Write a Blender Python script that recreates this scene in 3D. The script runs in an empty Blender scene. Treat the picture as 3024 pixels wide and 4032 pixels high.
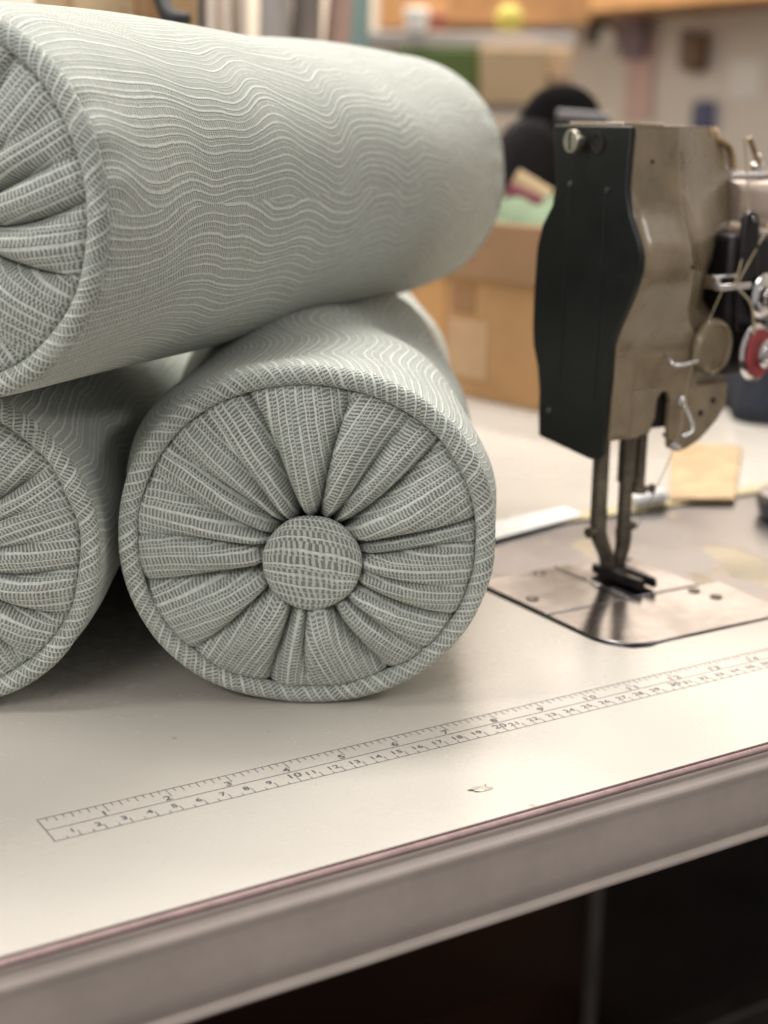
import bpy, bmesh, math, random
import numpy as np
from mathutils import Vector, Matrix

# ------------------------------------------------------------------ camera, light, exposure
scene = bpy.context.scene
COL = scene.collection
cam_d = bpy.data.cameras.new("camera")
cam = bpy.data.objects.new("camera", cam_d)
COL.objects.link(cam)
CAM = Vector((-0.15576384, -0.48632033, 0.25037082))
AZ, EL, RO = 0.55802739, -0.25914294, 0.01701194
_f = Vector((math.sin(AZ) * math.cos(EL), math.cos(AZ) * math.cos(EL), math.sin(EL)))
_r0 = Vector((math.cos(AZ), -math.sin(AZ), 0))
_u0 = _r0.cross(_f)
_r = _r0 * math.cos(RO) + _u0 * math.sin(RO)
_u = _r.cross(_f)
cam.matrix_world = Matrix(((_r.x, _u.x, -_f.x, CAM.x), (_r.y, _u.y, -_f.y, CAM.y), (_r.z, _u.z, -_f.z, CAM.z), (0, 0, 0, 1)))
cam_d.sensor_fit = 'VERTICAL'
cam_d.sensor_height = 36
cam_d.sensor_width = 27
cam_d.lens = 52
cam_d.clip_start = 0.02
cam_d.clip_end = 60
cam_d.dof.use_dof = True
cam_d.dof.focus_distance = 0.602
cam_d.dof.aperture_fstop = 0.052 / 0.0078
scene.camera = cam

world = bpy.data.worlds.new("World")
scene.world = world
world.use_nodes = True
world.node_tree.nodes["Background"].inputs[0].default_value = (1.0, 0.965, 0.93, 1)
world.node_tree.nodes["Background"].inputs[1].default_value = 0.42


def area_lamp(name, loc, target, sx, sy, power, col):
    d = bpy.data.lights.new(name, 'AREA')
    d.shape = 'RECTANGLE'
    d.size, d.size_y = sx, sy
    d.energy = power
    d.color = col
    o = bpy.data.objects.new(name, d)
    COL.objects.link(o)
    o.location = loc
    o.rotation_euler = (Vector(target) - Vector(loc)).to_track_quat('-Z', 'Y').to_euler()
    return o


# ceiling tube fittings of the workshop, with an added front fill and wall lamp
area_lamp("ceiling_or_fill_lamp", (0.40, 0.80, 2.0), (0.25, 0.35, 0), 1.3, 0.35, 42, (1.0, 0.965, 0.925))
area_lamp("ceiling_or_fill_lamp", (-0.9, 0.2, 2.0), (-0.4, 0.1, 0), 0.35, 1.3, 21, (1.0, 0.965, 0.925))
area_lamp("ceiling_or_fill_lamp", (-1.7, -1.2, 1.5), (0.1, -0.1, 0.1), 1.3, 0.4, 20, (1.0, 0.965, 0.925))  # added fill lamp for the front faces, not a fitting of the room
area_lamp("ceiling_or_fill_lamp", (1.6, -1.5, 1.75), (0.4, 0.1, 0.1), 0.9, 0.3, 9, (1.0, 0.965, 0.925))
area_lamp("ceiling_or_fill_lamp", (1.9, 2.9, 3.1), (3.2, 3.3, 0.4), 1.6, 0.5, 270, (1.0, 0.93, 0.84))  # added lamp aimed at the right-hand wall to brighten it

scene.view_settings.view_transform = 'Standard'
scene.view_settings.look = 'None'
scene.view_settings.exposure = 0.0
scene.view_settings.gamma = 1
scene.cycles.use_denoising = True
scene.cycles.max_bounces = 8

R = random.Random(7)
NR = np.random.default_rng(5)


# ------------------------------------------------------------------ node maths
class N:
    """small wrapper so shader maths reads like maths"""
    def __init__(s, t, sock):
        s.t, s.k = t, sock

    def _m(s, op, *a, clamp=False):
        n = s.t.nodes.new('ShaderNodeMath')
        n.operation = op
        n.use_clamp = clamp
        for i, x in enumerate((s,) + a):
            if isinstance(x, N):
                s.t.links.new(x.k, n.inputs[i])
            else:
                n.inputs[i].default_value = x
        return N(s.t, n.outputs[0])

    def __add__(s, o): return s._m('ADD', o)
    __radd__ = __add__
    def __mul__(s, o): return s._m('MULTIPLY', o)
    __rmul__ = __mul__
    def __sub__(s, o): return s._m('SUBTRACT', o)
    def __rsub__(s, o): return (s * -1.0) + o
    def __truediv__(s, o): return s._m('DIVIDE', o)
    def floor(s): return s._m('FLOOR')
    def fract(s): return s._m('FRACT')
    def abs(s): return s._m('ABSOLUTE')
    def sin(s): return s._m('SINE')
    def min(s, o): return s._m('MINIMUM', o)
    def max(s, o): return s._m('MAXIMUM', o)
    def clamp(s): return s._m('ADD', 0.0, clamp=True)
    def pow(s, o): return s._m('POWER', o)

    def step(s, a, b, c=0.0, d=1.0):
        n = s.t.nodes.new('ShaderNodeMapRange')
        n.interpolation_type = 'SMOOTHSTEP'
        s.t.links.new(s.k, n.inputs[0])
        for i, v in enumerate((a, b, c, d)):
            n.inputs[i + 1].default_value = v
        return N(s.t, n.outputs[0])


def vec(t, x, y, z=0.0):
    n = t.nodes.new('ShaderNodeCombineXYZ')
    for i, q in enumerate((x, y, z)):
        if isinstance(q, N):
            t.links.new(q.k, n.inputs[i])
        else:
            n.inputs[i].default_value = q
    return n.outputs[0]


def noise(t, v, scale=1.0, detail=2.0, rough=0.5, dist=0.0):
    n = t.nodes.new('ShaderNodeTexNoise')
    t.links.new(v, n.inputs['Vector'])
    n.inputs['Scale'].default_value = scale
    n.inputs['Detail'].default_value = detail
    n.inputs['Roughness'].default_value = rough
    n.inputs['Distortion'].default_value = dist
    return N(t, n.outputs[0])


def white(t, v):
    n = t.nodes.new('ShaderNodeTexWhiteNoise')
    n.noise_dimensions = '3D'
    t.links.new(v, n.inputs['Vector'])
    return N(t, n.outputs['Value'])


def mixc(t, fac, a, b):
    n = t.nodes.new('ShaderNodeMix')
    n.data_type = 'RGBA'
    if isinstance(fac, N):
        t.links.new(fac.k, n.inputs[0])
    else:
        n.inputs[0].default_value = fac
    for i, c in ((6, a), (7, b)):
        if isinstance(c, tuple):
            n.inputs[i].default_value = (c + (1,))[:4]
        else:
            t.links.new(c, n.inputs[i])
    return n.outputs[2]


def new_mat(name):
    m = bpy.data.materials.new(name)
    m.use_nodes = True
    t = m.node_tree
    return m, t, t.nodes['Principled BSDF']


def sep(t, v):
    n = t.nodes.new('ShaderNodeSeparateXYZ')
    t.links.new(v, n.inputs[0])
    return [N(t, n.outputs[i]) for i in range(3)]


def objco(t):
    n = t.nodes.new('ShaderNodeTexCoord')
    return n.outputs['Object']


def bump(t, b, h, dist, strength=1.0):
    n = t.nodes.new('ShaderNodeBump')
    n.inputs['Distance'].default_value = dist
    n.inputs['Strength'].default_value = strength
    t.links.new(h.k, n.inputs['Height'])
    t.links.new(n.outputs[0], b.inputs['Normal'])


def plain(name, col, rough=0.5, metal=0.0, var=0.12, scale=30.0, bmp=0.0, spec=0.5, coat=0.0, col2=None):
    """painted / metal / cloth surface with uneven colour, wear and fine relief"""
    m, t, b = new_mat(name)
    o = objco(t)
    n1 = noise(t, o, scale, 5, 0.6)
    n2 = noise(t, o, scale * 7, 3, 0.6)
    c2 = col2 or tuple(max(0, c * (1 - var * 2.2)) for c in col)
    c1 = tuple(min(1, c * (1 + var)) for c in col)
    cc = mixc(t, (n1 * 0.75 + n2 * 0.25).step(0.3, 0.7), c2, c1)
    t.links.new(cc, b.inputs['Base Color'])
    rr = (n1 * 0.3 + (rough - 0.15)).clamp()
    t.links.new(rr.k, b.inputs['Roughness'])
    b.inputs['Metallic'].default_value = metal
    b.inputs['Specular IOR Level'].default_value = spec
    b.inputs['Coat Weight'].default_value = coat
    if bmp:
        bump(t, b, n1 * 0.6 + n2 * 0.4, bmp)
    return m


# ------------------------------------------------------------------ the woven sage fabric
def fabric(name, wave=1.0, freq=2.75, openness=0.5, seed=0.0, rungs=5.9, lite=0.0, jam=1.3):
    """UV is in centimetres: u runs along the raised cords, v across them."""
    m, t, b = new_mat(name)
    uvn = t.nodes.new('ShaderNodeUVMap')
    u, v, _ = sep(t, uvn.outputs[0])
    u = u + seed
    big = noise(t, vec(t, u * 0.155, v * 0.065, 3.1 + seed), 1.0, 0.0, 0.4)
    mid = noise(t, vec(t, u * 0.34, v * 0.17, 7.7 + seed), 1.0, 0.0, 0.4)
    fine = noise(t, vec(t, u * 2.2, v * 1.4, 1.3), 1.0, 2.0, 0.5)
    vw = v + (big - 0.5) * (4.2 * wave) + (mid - 0.5) * (0.80 * wave + 0.12) + (fine - 0.5) * 0.11
    jit = noise(t, vec(t, vw * 1.1, 0.0, 5.0), 1.0, 1.0, 0.5)
    vj = vw * freq + (jit - 0.5) * jam
    cell = vj.floor()
    fr = vj.fract()
    r1 = white(t, vec(t, cell, 1.0, seed))
    r2 = white(t, vec(t, cell, 2.0, seed))
    r3 = white(t, vec(t, cell, 3.0, seed))
    # main cord at the middle of its cell, sometimes a second thin one
    wid = r1 * 0.10 + 0.135
    d1 = (fr - 0.5 - (r3 - 0.5) * 0.26).abs()
    cord = (1.0 - (d1 / wid)).step(0.0, 0.55)
    d2 = (fr - 0.08).abs()
    cord2 = (1.0 - (d2 / 0.075)).step(0.0, 0.6) * r2.step(0.35, 0.5)
    broken = noise(t, vec(t, u * 0.8, cell * 3.3, 2.0), 1.0, 1.0).step(0.34, 0.42)
    cords = cord.max(cord2) * (broken * 0.30 + 0.70)
    # ladder of drawn threads between the cords
    uj = u * rungs + r1 * 9.0 + (noise(t, vec(t, u * 1.6, v * 2.2, 9.0), 1.0, 2.0) - 0.5) * 0.9 + (fr - 0.5) * 0.5
    tri = (uj.fract() - 0.5).abs() * 2.0
    lw = white(t, vec(t, uj.floor(), cell, 4.0))
    rung = (tri + (lw - 0.5) * 0.30).step(0.30, 0.58)
    region = noise(t, vec(t, u * 0.30 + 8.0, v * 0.34, 2.2 + seed), 1.0, 2.0)
    open_ = (region + r3 * 0.26).step(0.62 - openness * 0.30, 0.80 - openness * 0.30) * 0.85 + 0.15
    slot = (1.0 - rung) * (1.0 - cords) * open_
    # fine weave
    wv = noise(t, vec(t, u * 9.0, v * 46.0, 0.0), 1.0, 2.0, 0.6)
    wh = noise(t, vec(t, u * 42.0, v * 10.0, 6.0), 1.0, 2.0, 0.6)
    twist = ((u * 16.0 + fr * 5.0).sin() * 0.5 + 0.5)
    fleck = noise(t, vec(t, u * 24.0, v * 24.0, 4.0), 1.0, 3.0, 0.7)
    tone = noise(t, vec(t, u * 0.5, v * 0.5, 12.0), 1.0, 2.0)
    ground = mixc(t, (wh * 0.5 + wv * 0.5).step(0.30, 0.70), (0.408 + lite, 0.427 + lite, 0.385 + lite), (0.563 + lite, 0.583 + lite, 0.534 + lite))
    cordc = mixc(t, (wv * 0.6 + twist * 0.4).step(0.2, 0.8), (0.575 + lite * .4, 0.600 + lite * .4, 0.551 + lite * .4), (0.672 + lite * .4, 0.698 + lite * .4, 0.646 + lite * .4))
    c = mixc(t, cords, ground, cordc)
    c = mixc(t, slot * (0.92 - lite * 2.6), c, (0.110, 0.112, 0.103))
    c = mixc(t, fleck.step(0.35, 0.7) * 0.16, c, (0.72, 0.75, 0.71))
    c = mixc(t, tone.step(0.3, 0.7) * 0.22, c, (0.46, 0.52, 0.475))
    t.links.new(c, b.inputs['Base Color'])
    b.inputs['Roughness'].default_value = 0.92
    b.inputs['Specular IOR Level'].default_value = 0.12
    b.inputs['Sheen Weight'].default_value = 0.35
    b.inputs['Sheen Roughness'].default_value = 0.6
    b.inputs['Sheen Tint'].default_value = (0.9, 0.95, 0.86, 1)
    h = cords * 0.55 + rung * 0.25 * (1.0 - cords) - slot * 0.5 + (wv + wh) * 0.12 + twist * cords * 0.1
    bump(t, b, h, 0.0011, 0.9)
    return m


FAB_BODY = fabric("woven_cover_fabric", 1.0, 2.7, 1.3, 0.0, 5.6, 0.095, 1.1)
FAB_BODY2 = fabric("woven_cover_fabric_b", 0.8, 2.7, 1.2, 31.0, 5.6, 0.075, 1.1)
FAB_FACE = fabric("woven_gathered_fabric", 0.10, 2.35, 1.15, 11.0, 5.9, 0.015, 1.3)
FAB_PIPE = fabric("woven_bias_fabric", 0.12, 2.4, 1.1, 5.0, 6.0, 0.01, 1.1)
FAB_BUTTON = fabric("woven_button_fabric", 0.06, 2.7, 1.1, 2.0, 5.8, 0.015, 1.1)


# ------------------------------------------------------------------ object helpers
def tag(o, label=None, cat=None, group=None, kind=None):
    if label: o['label'] = label
    if cat: o['category'] = cat
    if group: o['group'] = group
    if kind: o['kind'] = kind
    return o


def empty(name, loc=(0, 0, 0), rz=0.0):
    o = bpy.data.objects.new(name, None)
    COL.objects.link(o)
    o.location = loc
    o.rotation_euler = (0, 0, rz)
    o.empty_display_size = 0.02
    return o


def mesh_obj(name, verts, faces, mat, parent=None, smooth=True, uvs=None):
    me = bpy.data.meshes.new(name)
    me.from_pydata([tuple(v) for v in verts], [], faces)
    if uvs is not None:
        l = me.uv_layers.new(name="UVMap")
        l.data.foreach_set('uv', np.asarray(uvs, dtype=np.float32).ravel())
    me.polygons.foreach_set('use_smooth', [smooth] * len(me.polygons))
    me.materials.append(mat)
    o = bpy.data.objects.new(name, me)
    COL.objects.link(o)
    if parent: o.parent = parent
    return o


def bm_obj(name, bm, mat, parent=None, smooth=False, bevel=0.0, seg=2, angle=35):
    me = bpy.data.meshes.new(name)
    bmesh.ops.recalc_face_normals(bm, faces=bm.faces)
    bm.to_mesh(me)
    bm.free()
    me.materials.append(mat)
    o = bpy.data.objects.new(name, me)
    COL.objects.link(o)
    if parent: o.parent = parent
    if bevel:
        md = o.modifiers.new("bevel", 'BEVEL')
        md.width = bevel
        md.segments = seg
        md.limit_method = 'ANGLE'
        md.angle_limit = math.radians(angle)
        md.harden_normals = False
    if smooth or bevel:
        me.polygons.foreach_set('use_smooth', [True] * len(me.polygons))
        try:
            me.set_sharp_from_angle(angle=math.radians(40))
        except Exception:
            pass
    return o


def add_box(bm, lo, hi, mat=None):
    r = bmesh.ops.create_cube(bm, size=1)
    for v in r['verts']:
        v.co = Vector([lo[i] + (v.co[i] + 0.5) * (hi[i] - lo[i]) for i in range(3)])
        if mat is not None:
            v.co = mat @ v.co
    return r['verts']


def add_prism(bm, pts, axis, a, b):
    """extrude a 2D outline (in the other two axes, in x-y-z order) from a to b along axis"""
    def P(p, w):
        q = list(p)
        q.insert(axis, w)
        return Vector(q)
    va = [bm.verts.new(P(p, a)) for p in pts]
    vb = [bm.verts.new(P(p, b)) for p in pts]
    n = len(pts)
    bm.faces.new(va[::-1])
    bm.faces.new(vb)
    for i in range(n):
        bm.faces.new((va[i], va[(i + 1) % n], vb[(i + 1) % n], vb[i]))


def frame_of(d):
    d = Vector(d).normalized()
    a = Vector((0, 0, 1)) if abs(d.z) < 0.9 else Vector((1, 0, 0))
    x = d.cross(a).normalized()
    return x, d.cross(x).normalized(), d


def add_lathe(bm, base, axis, prof, seg=32):
    """prof: list of (distance along axis, radius)"""
    x, y, d = frame_of(axis)
    base = Vector(base)
    rings = []
    for s, r in prof:
        if r < 1e-6:
            rings.append([bm.verts.new(base + d * s)])
        else:
            rings.append([bm.verts.new(base + d * s + (x * math.cos(2 * math.pi * i / seg) + y * math.sin(2 * math.pi * i / seg)) * r) for i in range(seg)])
    for A, B in zip(rings, rings[1:]):
        for i in range(seg):
            j = (i + 1) % seg
            if len(A) == 1 and len(B) == 1: continue
            if len(A) == 1: bm.faces.new((A[0], B[i], B[j]))
            elif len(B) == 1: bm.faces.new((A[i], B[0], A[j]))
            else: bm.faces.new((A[i], B[i], B[j], A[j]))


def add_cyl(bm, p0, p1, r0, r1=None, seg=24):
    r1 = r0 if r1 is None else r1
    d = Vector(p1) - Vector(p0)
    add_lathe(bm, p0, d, [(0, 0), (0, r0), (d.length, r1), (d.length, 0)], seg)


def add_tube(bm, pts, r, seg=10, sub=6):
    """smooth tube through points"""
    P = [Vector(p) for p in pts]
    if sub > 1 and len(P) > 2:
        Q = []
        for i in range(len(P) - 1):
            a, b, c, d = P[max(i - 1, 0)], P[i], P[i + 1], P[min(i + 2, len(P) - 1)]
            for k in range(sub):
                s = k / sub
                Q.append(0.5 * ((2 * b) + (c - a) * s + (2 * a - 5 * b + 4 * c - d) * s * s + (3 * b - a - 3 * c + d) * s ** 3))
        Q.append(P[-1])
        P = Q
    rad = r if callable(r) else (lambda s: r)
    prev = None
    up = None
    n = len(P)
    for i, p in enumerate(P):
        d = (P[min(i + 1, n - 1)] - P[max(i - 1, 0)]).normalized()
        if up is None:
            x, y, _ = frame_of(d)
        else:
            x = (up - d * up.dot(d)).normalized()
            y = d.cross(x)
        up = x
        rr = rad(i / (n - 1))
        ring = [bm.verts.new(p + (x * math.cos(2 * math.pi * k / seg) + y * math.sin(2 * math.pi * k / seg)) * rr) for k in range(seg)]
        if prev:
            for k in range(seg):
                bm.faces.new((prev[k], prev[(k + 1) % seg], ring[(k + 1) % seg], ring[k]))
        else:
            bm.faces.new(ring[::-1])
        prev = ring
    bm.faces.new(prev)


def quick(name, mat, parent=None, smooth=False, bevel=0.0, seg=2, angle=35):
    """decorator-free builder: with-like use -> bm, then done(bm)"""
    return lambda bm: bm_obj(name, bm, mat, parent, smooth, bevel, seg, angle)


def snoise(n, seed, harm=9):
    """periodic smooth 1-D noise of n samples"""
    rg = np.random.default_rng(seed)
    th = np.linspace(0, 2 * np.pi, n, endpoint=False)
    o = np.zeros(n)
    for k in range(1, harm + 1):
        o += rg.normal() / k ** 0.7 * np.sin(k * th + rg.uniform(0, 7))
    return o / max(1e-9, np.abs(o).max())


# ------------------------------------------------------------------ bolsters
A_, B_, LEN = 0.0812, 0.0752, 0.47
NEXP = 2.1
BOL = {  # centre of the near end, yaw, half width, half height
    'front': dict(c=(0.1412, 0.0515, 0.0754), yaw=math.radians(30.6), a=0.0808, b=0.0750, n=2.12),
    'left': dict(c=(-0.0085, 0.1262, 0.0732), yaw=math.radians(31.5), a=0.0800, b=0.0728, n=2.1),
    'top': dict(c=(-0.0035, 0.0886, 0.2161), yaw=math.radians(53.8), a=0.0800, b=0.0750, n=2.1),
}


def sup(th, a, b, n):
    c, s = np.cos(th), np.sin(th)
    return np.sign(c) * np.abs(c) ** (2 / n) * a, np.sign(s) * np.abs(s) ** (2 / n) * b


def under_top(x, y):
    """height of the underside of the top bolster above (x, y), or +inf"""
    q = BOL['top']
    dx, dy = x - q['c'][0], y - q['c'][1]
    al = dx * math.sin(q['yaw']) + dy * math.cos(q['yaw'])
    la = dx * math.cos(q['yaw']) - dy * math.sin(q['yaw'])
    t = np.clip(np.abs(la) / q['a'], 0, 1)
    z = q['c'][2] - q['b'] * (1 - t ** q['n']) ** (1 / q['n'])
    return np.where((al > -0.002) & (al < LEN) & (np.abs(la) < q['a'] * 0.98), z, 9.0)


def over_low(x, y):
    z = np.full(np.shape(x), -9.0)
    for k in ('front', 'left'):
        q = BOL[k]
        dx, dy = x - q['c'][0], y - q['c'][1]
        al = dx * math.sin(q['yaw']) + dy * math.cos(q['yaw'])
        la = dx * math.cos(q['yaw']) - dy * math.sin(q['yaw'])
        t = np.clip(np.abs(la) / q['a'], 0, 1)
        zz = q['c'][2] + q['b'] * (1 - t ** q['n']) ** (1 / q['n'])
        z = np.maximum(z, np.where((al > 0.004) & (al < LEN) & (np.abs(la) < q['a'] * 0.98), zz, -9.0))
    return z


def settle(V, key):
    """squash soft covers where they press on one another (world coordinates)"""
    x, y, z = V[:, 0], V[:, 1], V[:, 2]
    if key == 'top':
        zt = over_low(x, y)
        z = np.where(zt > z - 0.0005, (z + zt) / 2 + 0.0006, z)
    else:
        zb = under_top(x, y)
        z = np.where(zb < z + 0.0005, (z + zb) / 2 - 0.0006, z)
        z = np.maximum(z, 0.0006)
    V = V.copy()
    V[:, 2] = z
    return V


BUTTON_OFF = {'front': (0.0022, -0.0098), 'left': (0.001, -0.004), 'top': (0.0, -0.003)}
# pleat valleys of the near end of the front bolster: angle at button, angle at rim, reach, depth
PLEATS = [(81, 78, 1.02, 1.05), (102.8, 111, 1.04, 1.35), (124, 124, .6, .8), (132, 140, 1.0, 1.15),
          (149, 153, .7, .6), (164, 172, .98, .95), (189, 187, 1.05, 1.0), (213, 219, 1.0, 1.25),
          (247, 253, 1.06, 1.3), (264, 268, .8, .85), (291, 304, 1.0, 1.3), (309, 323, 1.0, 1.0),
          (330, 340, .95, 1.0), (349, 351, .6, .6), (7, 9, .85, .8), (19, 17, 1.03, 1.25),
          (47, 44, 1.02, 1.3), (64, 55, .8, .8)]


def end_panel(key, q, parent, near=True, seed=1, pleats=PLEATS, hi=True):
    """gathered end: folds running from the covered button to the piping"""
    yaw = q['yaw']
    h = np.array([math.cos(yaw), -math.sin(yaw), 0.0])
    ax = np.array([math.sin(yaw), math.cos(yaw), 0.0])
    c = np.array(q['c'])
    out = -ax
    if not near:
        c = c + ax * LEN
        out = ax
        h = -h
    nth, nr = (1080, 84) if hi else (240, 16)
    rb = 0.0185
    pl = sorted(pleats, key=lambda p: p[0] % 360)
    rg = np.random.default_rng(seed)
    T = np.linspace(0, 1, nr)
    th = np.linspace(0, 2 * np.pi, nth, endpoint=False)
    TH, TT = np.meshgrid(th, T)
    K = len(pl)
    ang = np.zeros((K, nr))
    dep = np.zeros((K, nr))
    for k, (a0, a1, te, dd) in enumerate(pl):
        g = T ** 0.8
        ang[k] = np.radians(a0 + (((a1 - a0) + 180) % 360 - 180) * g + 2.6 * np.sin(T * 4 + k * 1.7) * T * (1 - T * .5))
        dep[k] = dd * np.clip(1 - T / (te + 0.02), 0, 1) ** 0.45
        dep[k] = np.maximum(dep[k], 0.05 if te > .9 else 0.0)
    LEANS = rg.choice([-1.0, 1.0, 0.6, -0.5], K)
    H = np.zeros((nr, nth))
    PAN = np.zeros((nr, nth), int)
    SM = np.zeros((nr, nth))
    WID = np.zeros((nr, nth))
    for i in range(nr):
        a = np.mod(ang[:, i], 2 * np.pi)
        o = np.argsort(a)
        a_s = a[o]
        idx = (np.searchsorted(a_s, th, side='right') - 1) % K
        nx = (idx + 1) % K
        w = np.mod(a_s[nx] - a_s[idx], 2 * np.pi)
        w = np.maximum(w, 1e-3)
        s = np.mod(th - a_s[idx], 2 * np.pi) / w
        rloc = rb + (q['a'] - rb) * T[i]
        wm = w * rloc                       # width of the panel in metres
        dL = dep[o[idx], i]
        dR = dep[o[nx], i]
        # steep lip on the left side of each fold, long slope on the right: cloth lapping over itself
        eL = np.exp(-s * wm / (0.0018 + 0.0008 * dL)) * dL
        eR = np.exp(-(1 - s) * wm / (0.0014 + 0.0004 * dR)) * dR
        lean = LEANS[o[idx]]
        puff = np.sin(np.pi * s) ** 0.8 * np.minimum(wm, 0.022) * 0.21 * (0.4 + 0.6 * (dL + dR) / 2)
        puff = puff + lean * (s - 0.5) * np.minimum(wm, 0.022) * 0.42 * (0.3 + 0.7 * (dL + dR) / 2)
        H[i] = puff - 0.0108 * np.maximum(eL, eR) * (1 - 0.15 * T[i])
        PAN[i] = o[idx]
        SM[i] = (s - 0.5) * wm
        WID[i] = wm
    # radial creases and lumps
    for kk in range(34):
        a0 = rg.uniform(0, 2 * np.pi)
        wd = rg.uniform(0.014, 0.05)
        t0, t1 = rg.uniform(0, .5), rg.uniform(.6, 1.1)
        d = np.angle(np.exp(1j * (TH - a0 - rg.uniform(-.12, .12) * TT)))
        H += rg.uniform(-1, 1) * 0.0013 * np.exp(-(d / wd) ** 2) * np.clip((TT - t0) * 5, 0, 1) * np.clip((t1 - TT) * 5, 0, 1)
    dome = 0.0085 * np.sin(np.pi * np.clip(TT, 0, 1) ** 0.62) ** 0.8 - 0.0005
    rim = -0.0078 * np.clip((TT - 0.90) / 0.10, 0, 1) ** 2
    H = H * np.clip(1.05 - TT * 0.30, 0, 1) + dome + rim
    H = H - 0.004 * np.clip(1 - TT / 0.12, 0, 1)
    # wander of the rim itself (the seam bites deeper at folds)
    a_in, b_in = q['a'] - 0.0052, q['b'] - 0.0052
    wobr = 1 + 0.005 * snoise(nth, seed + 40, 16)
    # the button sits a little off the middle; folds fan out from it to the rim
    ox, oy = BUTTON_OFF[key]
    dx_, dy_ = np.cos(th), np.sin(th)
    lo, hi_ = np.zeros(nth), np.full(nth, 0.2)
    for _ in range(40):
        md_ = (lo + hi_) / 2
        ins = (np.abs(ox + dx_ * md_) / a_in) ** q['n'] + (np.abs(oy + dy_ * md_) / b_in) ** q['n'] < 1
        lo, hi_ = np.where(ins, md_, lo), np.where(ins, hi_, md_)
    reach = lo * wobr
    rad_ = rb + (reach[None] - rb) * TT
    X = ox + dx_[None] * rad_
    Y = oy + dy_[None] * rad_
    V = c + X[..., None] * h + Y[..., None] * np.array([0, 0, 1.0]) + H[..., None] * out
    V = V.reshape(-1, 3)
    if near:
        V[:, 2] = np.maximum(V[:, 2], 0.0012) if key != 'top' else V[:, 2]
    # cloth coordinates: cords run outwards, each panel keeps its own strip of cloth
    faces, uvs = [], []
    RR = np.hypot(X - ox, Y - oy) * 100
    for i in range(nr - 1):
        base = i * nth
        for j in range(nth):
            j2 = (j + 1) % nth
            faces.append((base + j, base + j2, base + nth + j2, base + nth + j))
    I = np.arange(nr - 1)[:, None].repeat(nth, 1)
    J = np.arange(nth)[None].repeat(nr - 1, 0)
    J2 = (J + 1) % nth
    pan = PAN[I, J]
    off = rg.uniform(0, 40, K)
    sk = rg.uniform(-0.10, 0.10, K)
    cnt = []
    for (ii, jj) in ((I, J), (I, J2), (I + 1, J2), (I + 1, J)):
        sm = SM[ii, jj]
        same = PAN[ii, jj] == pan
        # if the corner belongs to the next panel take the edge of this one
        sm = np.where(same, sm, np.sign(SM[I, J]) * WID[I, J] / 2)
        vv = sm * 100 * 1.12 + off[pan] + sk[pan] * RR[ii, jj]
        uu = RR[ii, jj] * 1.05 + off[pan] * 2.3
        cnt.append(np.stack([uu, vv], -1))
    uvs = np.stack(cnt, 2).reshape(-1, 2)
    return mesh_obj("gathered_end", V, faces, FAB_FACE, parent, True, uvs)


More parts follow.
